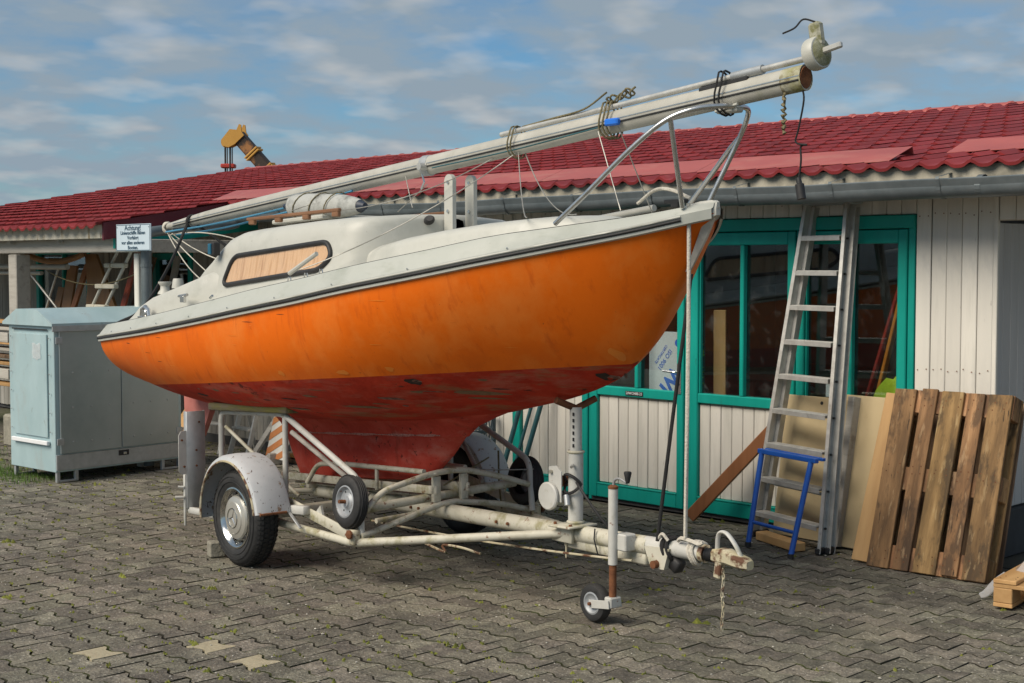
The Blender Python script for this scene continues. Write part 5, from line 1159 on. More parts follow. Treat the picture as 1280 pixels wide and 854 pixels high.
for a, b in ((1.955, .715), (1.99, .62)): MB().lathe([(0, -.09), (.01, -.09), (.01, -.07)], (a, 0, b), 'Y', 8).build('bolt', m_brass, wi)
T(MB().tube([(2.06 + .055 * cos(t), -.048 * abs(sin(t)) - .045 * (cos(t) > -2) * .0 - .01, .66 + .05 * sin(t)) for t in np.linspace(0, 2 * pi, 25)[:-1]], .008, 6, closed=True), 'cable_loop', m_black)
T(MB().tube(smooth_path([(2.10, -.03, .67), (2.17, -.05, .63), (2.27, -.03, .52), (2.33, .01, .44)], 5), .007, 6), 'trailer_cable', m_black)
T(MB().tube([(2.055, -.06, .60), (2.075, -.07, .55)], .016, 10), 'trailer_plug', m_galv)
# jockey wheel
jk = bpy.data.objects.new('jockey_wheel', None); COL.objects.link(jk); jk.parent = tr; jk.location = (2.47, -.115, 0); jk.empty_display_size = .1
MB().tube([(0, 0, .31), (0, 0, .69)], .024, 16).build('outer_tube', m_trailer_clean, jk, 50)
MB().tube([(0, 0, .12), (0, 0, .315)], .019, 14).build('inner_tube', m_rust, jk, 50)
MB().lathe([(.02, 0), (.026, .002), (.026, .012), (.015, .02), (0, .02)], (0, 0, .69), 'Z', 14).build('tube_cap', m_rust, jk, 40)
MB().tube(smooth_path([(0, 0, .70), (.012, 0, .735), (.06, -.01, .748), (.12, -.02, .735)], 5), .007, 8).build('crank', m_galv, jk, 50)
MB().lathe([(0, 0), (.010, .0), (.020, .05), (.018, .056), (0, .056)], (.125, -.02, .735), 'Z', 12).build('crank_knob', m_black, jk, 40)
MB().box((.045, .045, .425), (.075, .075, .085), None, .006).build('clamp', m_trailer_clean, jk)
for sy in (-.055, .03): MB().beam((.02, sy + .01, .115), (-.125, sy + .01, .095), .006, .042).build('fork', m_trailer_clean, jk)
MB().box((.0, 0, .12), (.05, .075, .055), None, .006).build('fork_head', m_trailer_clean, jk)
jw = MB().lathe([(.05, -.026), (.07, -.032), (.088, -.028), (.097, -.014), (.098, 0), (.097, .014), (.088, .028), (.07, .032), (.05, .026)], (-.115, -.01, .098), 'Y', 30).build('tyre', m_tyre, jk, 40)
MB().lathe([(.055, -.022), (.058, -.03), (.05, -.032), (.04, -.022), (.02, -.02), (.018, -.03), (0, -.03)], (-.115, -.01, .098), 'Y', 24).build('rim', m_wheelgrey, jk, 40)
MB().tube([(-.115, -.06, .098), (-.115, .045, .098)], .009, 10).build('wheel_bolt', m_rust, jk)
# bits on the drawbar
q = MB(); closed_loft(q, [[(2.63, -.055, .42), (2.80, -.055, .43), (2.80, .0, .43), (2.63, 0, .42)], [(2.68, -.058, .32), (2.77, -.058, .325), (2.77, .0, .325), (2.68, 0, .32)]]); T(q, 'brake_bracket'); T(MB().lathe([(0, -.02), (.02, -.02), (.02, .012), (0, .012)], (2.72, -.065, .345), 'Y', 12), 'brake_bolt', m_rust)
T(MB().box((2.80, 0, .35), (.07, .06, .07), Matrix.Rotation(radians(30), 3, 'Y'), .01), 'brake_lever_block', m_black)
for x, m_, r in ((2.755, m_ropeblack, .012), (2.785, m_ropeblack, .010), (2.93, m_rope, .010), (2.95, m_rope, .009)):
    T(MB().tube([(x + .012 * sin(t * 2), .052 * cos(t), DZ(x) + .003 + .055 * sin(t)) for t in np.linspace(0, 2 * pi, 21)[:-1]], r, 6, closed=True), 'rope_turns', m_)
T(MB().tube(smooth_path([(2.84, -.03, .475), (2.88, -.05, .495), (2.95, -.05, .49), (3.0, -.055, .485), (3.02, -.05, .495)], 5), .010, 6), 'rope_end', m_rope)
T(MB().tube(smooth_path([(2.73, -.055, .47), (2.76, -.06, .50), (2.79, -.05, .47)], 5), .008, 6), 'rope_end', m_rope)
T(MB().tube([(2.26, -.045, DZ(2.26) + .05), (2.27, -.06, DZ(2.26)), (2.28, -.04, DZ(2.26) - .09)], .004, 6), 'wire_tie', m_black)
T(MB().tube([(2.02, -.03, .34), (2.02, -.03, .26)], .005, 6), 'hanging_bolt', m_rustyellow)
for x, y, z, r in ((.12, -.62, .895, .019), (.12, -.62, .36, .019), (-.70, -.62, .33, .019), (.93, -.60, .45, .027), (2.03, -.03, .40, .026), (.96, -.12, .595, .02), (.97, -.40, .34, .02), (2.06, 0, .455, .042), (2.06, 0, .825, .0415)):
    T(MB().lathe([(r, -.008), (r + .005, -.004), (r + .006, 0), (r + .005, .004), (r, .008)], (x, y, z), 'Z', 14), 'weld_collar', m_trailer)
for x, z in ((1.45, .36), (1.55, .36), (.62, .36), (.70, .355)): T(MB().lathe([(0, -.056), (.009, -.056), (.009, -.04)], (x, 0, DZ(x)), 'Y', 6), 'bolt', m_rust)
for x in (2.0, 2.12): T(MB().lathe([(0, .012), (.009, .012), (.009, 0)], (x, -.09, DZ(2.06) + .05), 'Z', 6), 'bolt', m_rust)
# chock behind the wheel
c_ = Vector((-7.47, 4.88, 0)); q = MB().box((0, 0, .048), (.10, .085, .096), Matrix.Rotation(radians(70), 3, 'Z'), .008); o = q.build('wheel_chock', m_stone); o.location = c_; tag(o, 'small concrete block wedged behind the near trailer wheel', 'concrete block')

# ================================================================== METAL CABINET
CR = radians(3); cabn = empty('metal_cabinet', 'pale blue sheet metal cabinet with hipped lid and two grey doors', 'cabinet', (-10.94, 5.60, 0), CR)
# local: x = depth axis (front face at x=0, body towards -x), y = along the front
CD, CW, CZ0, CZ1 = .74, 1.25, .085, 1.30
q = MB().box((-CD / 2, CW / 2, (CZ0 + CZ1) / 2), (CD - .012, CW - .012, CZ1 - CZ0), None, .004); q.build('carcass', m_cabinet, cabn)
q = MB(); lid = [(-CD - .035, CZ1 + .0), (.03, CZ1 + .0), (.03, CZ1 + .022), (-.20, CZ1 + .135), (-CD + .20, CZ1 + .135), (-CD - .035, CZ1 + .022)]
q.prism(lid, -.03, CW + .03, lambda u, v, h: (u, h, v)); q.build('lid', m_cabinet, cabn)
q = MB().box((.026, CW / 2, CZ1 - .02), (.012, CW + .05, .05), None, .002); q.build('lid_lip', m_galv, cabn)
for k, (a, b) in enumerate(((.045, CW / 2 - .003), (CW / 2 + .003, CW - .045))):
    d_ = MB().box((.006, (a + b) / 2, .755), (.018, b - a, 1.03), None, .003).build('door', m_cabgrey, cabn)
    hy_ = a - .005 if k == 0 else b + .005
    for z in (.34, 1.18): MB().box((.016, hy_, z), (.010, .06, .055), None, .002).build('hinge', m_galv, d_)
    for z in (.33, .62, .91):
        for t in (.2, .5, .8):
            MB().lathe([(0, .006), (.008, .004), (.009, 0)], (.0155, a + (b - a) * t, z), 'X', 8).build('rivet', m_galv, d_)
q = MB().box((-.002, CW / 2, .165), (.016, CW - .02, .13), None, .002); q.build('bottom_panel', m_galv, cabn)
q = MB().box((.008, CW / 2 + .02, .195), (.006, .10, .045), None, .002); q.build('lock_recess', m_black, cabn); q = MB().box((.012, CW / 2 + .03, .19), (.006, .03, .02), None, .002); q.build('lock', m_steel, cabn)
# side facing the yard
q = MB().box((-CD / 2, -.004, .80), (CD - .20, .012, .86), None, .003); sp = q.build('side_panel', m_cabinet, cabn)
q = MB().box((-CD / 2, -.016, .325), (CD - .16, .028, .035), None, .004); q.build('drip_rail', m_paper, cabn)
for x in (-.06, -CD + .06):
    for z in (.42, .58, .74, .90, 1.06, 1.2): MB().lathe([(0, -.014), (.006, -.012), (.007, -.008)], (x, 0, z), 'Y', 8).build('rivet', m_galv, cabn)
q = MB().box((-CD / 2, -.008, 1.268), (CD - .18, .006, .010)); q.build('panel_gap', m_black, cabn)
q = MB(); P = [[(-.31 + .13 * i / 6 + .006 * sin(j * 2), -.013 - .006 * abs(sin(i * 2.2 + j)), 1.02 + .13 * j / 5 + .008 * sin(i * 1.5)) for i in range(7)] for j in range(6)]; q.grid(P); q.build('document_pouch', m_film, cabn, 20, 'crumpled clear plastic pouch')
for y0 in (.03, CW - .20):
    for x in (-.02, -CD + .05):
        q = MB(); q.box((x, y0, .045), (.03, .03, .09), None, .002); q.box((x, y0 + .17, .045), (.03, .03, .09), None, .002); q.box((x, y0 + .085, .008), (.03, .17, .016), None, .002)
        q.build('foot_frame', m_galv, cabn)

# ================================================================== SIGN
sg_ = empty('notice_sign', 'pale blue German notice about scheduled ships fixed to the porch corner', 'sign', (-11.18, 6.49, 2.045))
MB().box((0, 0, 0), (.58, .012, .235), None, .004).build('plate', m_sign, sg_)
q = MB()
for a, b, c, d in ((0, .111, .56, .004), (0, -.111, .56, .004), (-.281, 0, .004, .222), (.281, 0, .004, .222)): q.box((a, -.0072, b), (c, .002, d))
q.build('border', m_signink, sg_)
for k, (t_, s_) in enumerate((('Achtung!', .062), ('Linienschiffe haben', .045), ('Vorfahrt', .045), ('vor allen anderen', .045), ('Booten.', .045))):
    put_text(t_, s_, (0, -.0075, .083 - .043 * k), (1, 0, 0), (0, 0, 1), m_signink, sg_, 'lettering', .0006, 1.22)
for sx in (-1, 1): MB().lathe([(0, -.009), (.006, -.008), (.006, -.005)], (sx * .265, 0, .09), 'Y', 8).build('screw', m_steel, sg_)

# ================================================================== LADDERS AND THINGS AT THE DOORS
ld = empty('aluminium_ladder', 'tall folded aluminium step ladder leaning on the teal doors', 'ladder', (-5.17, 7.68, 0))
LO = Vector((-5.17, 7.68, 0))
lb, lt = Vector((-5.50, 7.79, 0)), Vector((-5.285, 8.07, 2.2)); rb, rt_ = Vector((-4.86, 7.58, 0)), Vector((-4.97, 8.02, 2.2))
def LP(p): return p - LO
acr = (rb - lb).normalized(); nrm = Vector((.0, -1, .15)).normalized()
def channel(p, q, m, name, par, wd=.07, th=.003, fl=.024, inward=1, out=nrm):
    d = (q - p).normalized(); x = d; n = (out - x * out.dot(x)).normalized(); s_ = x.cross(n) * inward
    b = MB()
    b.beam(p, q, th, wd, up=n, bev=0); b.beam(p + n * (wd / 2) + s_ * (fl / 2), q + n * (wd / 2) + s_ * (fl / 2), fl, th, up=n, bev=0); b.beam(p - n * (wd / 2) + s_ * (fl / 2), q - n * (wd / 2) + s_ * (fl / 2), fl, th, up=n, bev=0)
    return b.build(name, m, par)
channel(LP(lb), LP(lt), m_alu, 'rail', ld, inward=-1); channel(LP(rb), LP(rt_), m_alu, 'rail', ld, inward=1)
bo = Vector((.028, .062, 0)); bt = Vector((.025, .05, -.02))
channel(LP(lb + bo), LP(lt + bt), m_alu, 'rear_rail', ld, .055, inward=-1); channel(LP(rb + bo), LP(rt_ + bt), m_alu, 'rear_rail', ld, .055, inward=1)
for k in range(9):
    t = (.17 + .2275 * k) / 2.2; p, q_ = lb.lerp(lt, t), rb.lerp(rt_, t); a_ = (q_ - p).normalized(); b = MB()
    p = p + a_ * .012; q_ = q_ - a_ * .006
    b.beam(LP(p), LP(q_), .085, .006, up=(0, 0, 1), bev=.001); fn = Vector((-a_.y, a_.x, 0)) * (-1 if a_.x > 0 else 1)
    b.beam(LP(p + fn * .042 + Vector((0, 0, -.013))), LP(q_ + fn * .042 + Vector((0, 0, -.013))), .004, .030, bev=.001); b.beam(LP(p - fn * .042 + Vector((0, 0, -.013))), LP(q_ - fn * .042 + Vector((0, 0, -.013))), .004, .030, bev=.001)
    for g_ in (-.024, -.008, .008, .024): b.beam(LP(p + fn * g_ + Vector((0, 0, .004))), LP(q_ + fn * g_ + Vector((0, 0, .004))), .005, .003, bev=0)
    b.build('step', m_alu, ld)
    for e, pp in ((-1, p), (1, q_)):
        for oo in (-.02, .02): MB().lathe([(0, -.006), (.007, -.006), (.007, .006), (0, .006)], LP(pp + a_ * (.012 * e) + fn * oo + Vector((0, 0, -.016))), 'X', 8).build('rivet', m_cable, ld)
MB().box(LP((lt + rt_) / 2 + Vector((.02, .02, .012))), (.40, .12, .035), Matrix.Rotation(radians(-6), 3, 'Z'), .006).build('top_cap', m_galv, ld)
for k in (.35, 1.05, 1.75):
    t = k / 2.2; MB().beam(LP(lb.lerp(lt, t) + bo * .9), LP(rb.lerp(rt_, t) + bo * .9), .02, .02).build('rear_brace', m_alu, ld)
for p in (lb, rb, lb + bo, rb + bo): MB().box(LP(p + Vector((0, 0, .02))), (.035, .08, .04), None, .006).build('rubber_foot', m_black, ld)
# blue trestle
bs = empty('blue_trestle', 'bright blue tubular trestle frame leaning against the ladder foot', 'trestle', (-5.1, 7.42, 0))
BSO = Vector((-5.1, 7.42, 0)); a1, a2 = Vector((-5.32, 7.46, .0)), Vector((-4.91, 7.33, .0)); t1, t2 = Vector((-5.33, 7.62, .60)), Vector((-4.865, 7.48, .60))
q = MB().tube([a1 - BSO + Vector((0, 0, .012)), t1 - BSO], .0175, 10); q.build('leg', m_blue, bs, 50); q = MB().tube([a2 - BSO + Vector((0, 0, .012)), t2 - BSO], .0175, 10); q.build('leg', m_blue, bs, 50)
dv = (t2 - t1).normalized(); q = MB().beam(t1 - BSO - dv * .03, t2 - BSO + dv * .05, .035, .03, bev=.004); q.build('top_bar', m_blue, bs)
q = MB().beam(t1 - BSO - dv * .03 + Vector((.02, .05, .005)), t2 - BSO + dv * .05 + Vector((.02, .05, .005)), .03, .02, bev=.004); q.build('top_bar', m_blue, bs)
q = MB().tube([a1.lerp(t1, .26) - BSO, a2.lerp(t2, .26) - BSO], .012, 10); q.build('cross_bar', m_blue, bs, 50)
for p in (a1, a2): MB().lathe([(0, 0), (.021, 0), (.021, .03), (.0175, .032)], p - BSO, 'Z', 10).build('foot_cap', m_black, bs)
# leaning panels
def slab(name, base, top, wd, th, m, label, cat, side=None, bev=.003, extra=None):
    """board standing on the ground: base centre, top centre, width, thickness"""
    base = Vector(base); top = Vector(top); z = (top - base).normalized(); x = Vector(side) if side else Vector((1, 0, 0)); x = (x - z * x.dot(z)).normalized(); y = z.cross(x); R3 = Matrix((x, y, z)).transposed(); h = (top - base).length
    if extra is None:
        o = MB().box((0, 0, h / 2), (wd, th, h), None, bev).build(name, m)
    else:
        o = extra(h)
    o.matrix_world = Matrix.Translation(base + Vector((0, 0, abs(y.z) * th / 2 + abs(x.z) * wd / 2))) @ R3.to_4x4()
    return tag(o, label, cat)
o = slab('laminate_panel', (-5.21, 7.93, 0), (-5.20, 8.07, .93), .52, .018, m_beige, 'cream laminate panel with a hole leaning behind the ladder', 'panel', (1, -.10, 0))
o2 = MB().lathe([(0, -.0005), (.012, -.0005), (.012, .0005)], (.04, -.0098, .90), 'Y', 14).build('hole', m_black, o)
slab('laminate_panel', (-4.82, 7.86, 0), (-4.80, 8.05, .955), .40, .045, m_beige, 'thick beige panel leaning between the ladder and the pallet', 'panel', (1, -.12, 0))
slab('laminate_panel', (-4.90, 7.84, 0), (-4.885, 8.0, .95), .05, .07, m_timbergrey, 'narrow pale board edge standing right behind the ladder', 'board', (1, -.12, 0))
slab('wooden_plank', (-4.555, 7.55, 0), (-4.525, 7.885, 1.0), .115, .028, m_pine, 'fresh pine plank leaning on the left edge of the pallet', 'plank', (1, .05, 0))
slab('wooden_plank', (-4.62, 7.80, 0), (-4.59, 8.02, .96), .10, .024, m_pine, 'pine plank leaning between beige panel and pallet', 'plank', (1, .05, 0))
# brown timber
q = MB().beam(Vector((-6.13, 7.90, .035)), Vector((-5.55, 8.08, .70)), .05, .085, bev=.005); o = q.build('timber_beam', m_brownwood); tag(o, 'reddish brown timber leaning diagonally against the door beside the ladder', 'timber')
q = MB().beam(Vector((-5.40, 7.72, .03)), Vector((-4.99, 7.55, .03)), .09, .055, bev=.005); o = q.build('timber_offcut', m_pine); tag(o, 'short pine timber lying on the ground behind the blue trestle', 'timber')
# pallet
def pallet(name, label, M4, dims=(1.2, .8), nb=5, wide=.135, m=m_pallet, wid=None):
    e = empty(name, label, 'pallet'); L_, Wd = dims
    xs_ = np.linspace(-Wd / 2, Wd / 2, nb) if False else None
    ws = wid or [.142, .10, .142, .10, .142]; gap = (Wd - sum(ws)) / (len(ws) - 1); x = -Wd / 2
    r = random.Random(5)
    for w_ in ws:
        o = MB().box((x + w_ / 2 + r.gauss(0, .003), -.011, L_ / 2 + r.gauss(0, .003)), (w_, .022, L_ + r.gauss(0, .006)), Matrix.Rotation(r.gauss(0, .004), 3, 'Y'), .003).build('deck_board', m, e); x += w_ + gap
        for z in (.05, .10, .58, .62, L_ - .1, L_ - .05):
            for d_ in (-.28, .28): MB().lathe([(0, -.0235), (.0045, -.0232), (.0045, -.021)], (x - gap - w_ / 2 + d_ * w_ + r.gauss(0, .006), 0, z + r.gauss(0, .006)), 'Y', 6).build('nail', m_rust, e)
    for z in (.07, L_ / 2, L_ - .07):
        MB().box((0, .0125, z), (Wd, .022, .142), None, .003).build('stringer_board', m, e)
        for xx in (-Wd / 2 + .05, 0, Wd / 2 - .05): MB().box((xx, .0635, z), (.098, .078, .142), None, .004).build('block', m, e)
    for xx in (-Wd / 2 + .05, 0, Wd / 2 - .05): MB().box((xx, .1145, L_ / 2), (.10, .022, L_), None, .003).build('bottom_board', m, e)
    e.matrix_world = M4
    return e
pb_, pt_ = Vector((-4.115, 7.545, 0)), Vector((-4.115, 7.92, 1.10)); z = (pt_ - pb_).normalized(); x = Vector((1, .02, 0)); x = (x - z * x.dot(z)).normalized(); y = z.cross(x)
pallet('wooden_pallet', 'weathered brown wooden pallet standing on end against the wall', Matrix.Translation(pb_ + Vector((0, -.02, .0))) @ Matrix((x, y, z)).transposed().to_4x4() @ Matrix.Rotation(radians(-.6), 4, 'Y'), (1.10, .745))
slab('gap_darkening_sheet', (-4.12, 7.80, 0), (-4.12, 8.07, .98), .68, .018, m_oldwood, 'added dark sheet behind the upright pallet, darkening its slat gaps', 'board', (1, .02, 0))  # added sheet, there only to make the gaps between the pallet slats dark
# small pallet with plastic film, right
M4 = Matrix.Translation((-2.88, 7.70, .137)) @ Matrix.Rotation(radians(8), 4, 'Z') @ Matrix.Rotation(radians(-90), 4, 'X') @ Matrix.Rotation(0, 4, 'Z')
e = pallet('wooden_pallet', 'low pallet lying flat under cardboard and plastic film', M4 @ Matrix.Translation((0, 0, -.6)) @ Matrix.Rotation(radians(0), 4, 'Y'), (1.0, 1.3), m=m_pine, wid=[.12] * 6)
q = MB(); r = random.Random(9); P = []
for j in range(14):
    P.append([(-3.52 + 1.25 * i / 15 + r.gauss(0, .012), 7.22 + .95 * j / 13 + r.gauss(0, .012), .152 + (.07 + .10 * r.random()) * (min(1, i / 3) * min(1, j / 2)) + (-.05 if j == 0 or i == 0 else 0)) for i in range(16)])
q.grid(P); o = q.build('plastic_film', m_film, None, 25); tag(o, 'crumpled clear plastic film draped over the low pallet', 'plastic film')
q = MB().tube(smooth_path([(-3.47, 7.24, .13), (-3.52, 7.22, .09), (-3.57, 7.20, .03), (-3.60, 7.19, .012)], 5), [.03 - .001 * k for k in range(16)], 8, True, False, .4); o = q.build('plastic_film', m_film, None, 25); tag(o, 'twisted end of plastic film trailing from the low pallet to the ground', 'plastic film')
q = MB().box((-2.8, 7.75, .27), (.9, .6, .22), Matrix.Rotation(radians(5), 3, 'Z'), .01); o = q.build('cardboard_carton', m_card); tag(o, 'flat cardboard carton under plastic film on the low pallet', 'box')
# ---- behind the glass
def pole(name, p, q, r, m, label, cat='pole', seg=10):
    o = MB().tube([Vector(p), Vector(q)], r, seg).build(name, m, None, 50); return tag(o, label, cat)
q = MB().beam((-5.14, 8.36, .50), (-4.70, 8.30, 1.80), .04, .022, bev=.004); o = q.build('red_oar', m_redpaint); tag(o, 'red painted pole leaning inside the window behind the ladder', 'pole')
q = MB().beam((-5.08, 8.34, .28), (-4.72, 8.29, 1.62), .045, .024, bev=.004); o = q.build('orange_batten', m_orangepaint); tag(o, 'orange batten leaning inside the window behind the ladder', 'batten')
q = MB().beam((-6.20, 8.34, .02), (-6.18, 8.30, 1.48), .09, .04, bev=.004); o = q.build('wooden_plank', m_pine); tag(o, 'upright pine plank inside the window beside the door handle', 'plank')
r = random.Random(4); q = MB(); P = [[(-4.90 + .24 * i / 6 + r.gauss(0, .01), 8.27 + r.gauss(0, .012), .82 + .32 * j / 5 * (.5 + .5 * i / 6) + r.gauss(0, .01)) for i in range(7)] for j in range(6)]; q.grid(P); o = q.build('lime_cloth', m_lime, None, 50); tag(o, 'lime green cloth heaped inside the right hand window', 'cloth')
q = MB().box((-4.76, 8.44, .41), (.5, .2, .82), None, .01); o = q.build('storage_box', m_darkwood); tag(o, 'dark box under the lime cloth inside the right hand window', 'box')
o = MB().box((-6.66, 8.27, .95), (.30, .006, .72), None, .001).build('packing_sheet', m_paper); tag(o, 'white printed packing sheet standing inside the door glass', 'sheet')
for body, s_, dx_, dz_, b_ in (('Wi', .17, .055, .0, .006), ('ISO 9001', .05, .0, .15, 0), ('CERTIFICATE', .03, -.035, .19, 0)):
    a_ = radians(52); put_text(body, s_, (-6.66 + dx_, 8.27 - .0045, .95 + dz_), (-cos(a_), 0, -sin(a_)), (sin(a_), 0, -cos(a_)), m_blueink, o, 'lettering', b_)
MB().lathe([(0, -.0005), (.03, -.0005), (.03, .0005)], (-6.66 + .125, 8.27 - .0042, .95 + .28), 'Y', 14).build('printed_dot', m_blueink, o)
q = MB(); r = random.Random(8)
for k in range(420):
    c = Vector((r.uniform(-6.50, -6.40), 8.30 + r.uniform(0, .1), r.uniform(.55, 1.22))); s_ = r.uniform(.012, .025); a = Vector((r.gauss(0, 1), r.gauss(0, 1), r.gauss(0, 1))).normalized(); b = a.orthogonal()
    i = q.addv([c - a * s_, c + b * s_ * .6, c + a * s_, c - b * s_ * .6]); q.addf((i, i + 1, i + 2, i + 3))
o = q.build('pot_plant', m_leaf); tag(o, 'bright green leafy plant behind the door glass beside the printed sheet', 'plant')
q = MB().beam((-6.385, 8.26, .3), (-6.385, 8.26, 1.2), .02, .012); o = q.build('pale_strip', m_beige); tag(o, 'narrow pale strip standing by the plant behind the glass', 'strip')
wb = empty('workbench', 'dark workbench with shelves deep inside the workshop', 'workbench', (-5.6, 10.2, 0))
MB().box((0, 0, .86), (3.2, .6, .06), None, .01).build('bench_top', m_darkwood, wb)
for x in (-1.5, 0, 1.5): MB().box((x, 0, .42), (.1, .5, .82), None, .01).build('leg', m_darkwood, wb)
MB().box((0, .28, 1.5), (3.2, .04, 1.1), None, .01).build('back_board', m_darkwood, wb)
q = MB().box((-5.36, 8.345, .905), (.10, .004, .085)); o = q.build('paper_note', m_paper); o.location = (.18, -.14, .06); tag(o, 'small white paper note taped inside the glass behind the ladder', 'note')

# ---- along the wall behind the boat
for k, (x0, x1, y1) in enumerate(((-8.07, -7.90, 1.0), (-7.95, -7.76, 1.05), (-7.86, -7.64, 1.1))):
    o = MB().tube([(x0, 7.90, .01), (x1, 8.12, y1)], .02 if k != 1 else .014, 10).build('teal_pole', m_tealpole, None, 50); tag(o, ['thick dark teal pole leaning on the wall, furthest from the winch post', 'thin dark teal pole leaning between two thicker teal poles', 'thick dark teal pole leaning on the wall nearest the winch post'][k], 'pole', 'teal poles leaning on the wall')
def crate(loc, rz, label, m=m_crate, s=(.42, .30, .30)):
    e = empty('plastic_crate', label, 'crate', loc, rz); L_, Wd, H = s
    for sx in (-1, 1):
        for sy in (-1, 1): MB().box((sx * (L_ / 2 - .015), sy * (Wd / 2 - .015), H / 2), (.03, .03, H), None, .004).build('corner_post', m, e)
    for z in (.015, H - .02, H * .5):
        for sy in (-1, 1): MB().box((0, sy * (Wd / 2 - .008), z), (L_ - .06, .012, .028), None, .002).build('rail', m, e)
        for sx in (-1, 1): MB().box((sx * (L_ / 2 - .008), 0, z), (.012, Wd - .06, .028), None, .002).build('rail', m, e)
    for sy in (-1, 1):
        q = MB()
        for k in range(6): q.beam((-L_ / 2 + .03 + k * .06, sy * (Wd / 2 - .009), .03), (-L_ / 2 + .09 + k * .06, sy * (Wd / 2 - .009), H - .03), .008, .008, bev=.001); q.beam((-L_ / 2 + .09 + k * .06, sy * (Wd / 2 - .011), .03), (-L_ / 2 + .03 + k * .06, sy * (Wd / 2 - .011), H - .03), .008, .008, bev=.001)
        q.build('lattice', m, e)['kind'] = 'stuff'
    q = MB()
    for k in range(4):
        for sx in (-1, 1): q.beam((sx * (L_ / 2 - .009), -Wd / 2 + .03 + k * .06, .03), (sx * (L_ / 2 - .009), -Wd / 2 + .09 + k * .06, H - .03), .008, .008, bev=.001)
    q.build('lattice', m, e)['kind'] = 'stuff'; MB().box((0, 0, .008), (L_ - .03, Wd - .03, .012)).build('floor', m, e)
crate((-8.50, 7.95, 0), .05, 'lower slate blue lattice crate of the stack by the wall'); crate((-8.49, 7.95, .302), -.04, 'upper slate blue lattice crate of the stack by the wall')
sw = empty('cart_wheel', 'small black cart wheel with orange hub leaning on the wall', 'wheel', (-7.60, 7.70, .105), radians(-20))
MB().lathe([(.06, -.025), (.08, -.03), (.10, -.02), (.105, 0), (.10, .02), (.08, .03), (.06, .025)], (0, 0, 0), 'Y', 28).build('tyre', m_tyre, sw, 40); MB().lathe([(.062, -.02), (.05, -.022), (.03, -.012), (.014, -.028), (0, -.028)], (0, 0, 0), 'Y', 24).build('hub', m_hazorange, sw, 40)
# step ladders under the far side of the hull
def stepladder(loc, rz, label, n=3, wd=.36, h=.85, m=m_alu):
    e = empty('stepladder', label, 'stepladder', loc, rz)
    for sx in (-1, 1):
        MB().beam((sx * wd / 2, -.25, 0), (sx * wd / 2 * .8, 0, h), .02, .05).build('rail', m, e); MB().beam((sx * wd / 2, .25, 0), (sx * wd / 2 * .8, .02, h), .02, .035).build('rear_leg', m, e)
    for k in range(n):
        t = (k + 1) / (n + .3); MB().box((0, -.25 + .25 * t - .01, h * t), (wd * (1 - .2 * t), .09, .02), None, .003).build('step', m, e)
    MB().box((0, .01, h + .01), (wd * .85, .14, .025), None, .004).build('platform', m, e)
stepladder((-11.75, 7.75, 0), radians(12), 'grey aluminium stepladder standing behind the near bunk hoop', 3, .42, .95); stepladder((-11.15, 7.80, 0), radians(-8), 'second aluminium stepladder beside the striped warning board', 3, .36, .9)
for k, (p, q_, w_, m_) in enumerate((((-12.25, 7.45, .03), (-12.05, 8.05, .95), .16, m_pine), ((-12.02, 7.40, .03), (-11.9, 8.05, 1.0), .07, m_oldwood), ((-10.95, 7.55, .03), (-10.62, 8.05, .95), .06, m_timbergrey), ((-10.25, 7.75, .03), (-10.0, 8.1, .9), .08, m_oldwood))):
    o = MB().beam(p, q_, w_, .03, up=(0, -1, .3), bev=.003).build('leaning_board', m_); tag(o, ['wide pale board leaning on the wall behind the rudder', 'narrow dark board leaning beside the wide pale board', 'weathered grey lath leaning next to the striped board', 'dark board leaning on the wall right of the striped board'][k], 'board')
# striped warning board
hz = empty('warning_board', 'orange and white striped warning board leaning behind the keel', 'warning board', (-10.60, 7.55, 0), radians(-8))
def haz(name, cx, cz, ht, lean):
    poly = [(-.17, -.0), (.17, 0), (.17, ht * .7), (.10, ht), (-.10, ht), (-.17, ht * .7)]; R3 = Matrix.Rotation(radians(lean), 3, 'X')
    o = MB().prism(poly, 0, .02, lambda u, v, h: R3 @ Vector((u + cx, h, v)) + Vector((0, 0, cz))).build(name, m_hazwhite, hz)
    for k in range(5):
        z0 = -.08 + k * .14; pts = [(-.17, z0 - .05), (.17, z0 + .12), (.17, z0 + .19), (-.17, z0 + .02)]
        # clip stripe to the board rectangle
        q = MB(); cl = []
        for i in range(4):
            (xa, za), (xb, zb) = pts[i], pts[(i + 1) % 4]
            for t in np.linspace(0, 1, 9)[:-1]:
                xx, zz = xa + (xb - xa) * t, za + (zb - za) * t; lim = ht * (1 if abs(xx) < .10 else 1 - .3 * (abs(xx) - .10) / .07); cl.append((xx, min(max(zz, 0.0), lim)))
        q.prism(cl, -.004, -.001, lambda u, v, h: R3 @ Vector((u + cx, h, v)) + Vector((0, 0, cz))); q.build('stripe', m_hazorange, o)
haz('board', 0, .05, .60, -14)
MB().box((0, .09, .05), (.05, .3, .1), None, .005).build('foot', m_timbergrey, hz)
for k in range(4):
    z = .025 + .045 * k; o = MB().box((0, 0, 0), (1.5 - .08 * k, .16, .035), None, .004).build('stacked_plank', m_pine if k % 2 else m_oldwood); o.location = (-9.9 + .03 * k, 7.78, z); o.rotation_euler = (0, 0, radians(3 - 2 * k)); tag(o, ['bottom plank of the low stack behind the trailer', 'second plank up in the low stack behind the trailer', 'third plank up in the low stack behind the trailer', 'top plank of the low stack behind the trailer'][k], 'plank', 'planks stacked behind the trailer')

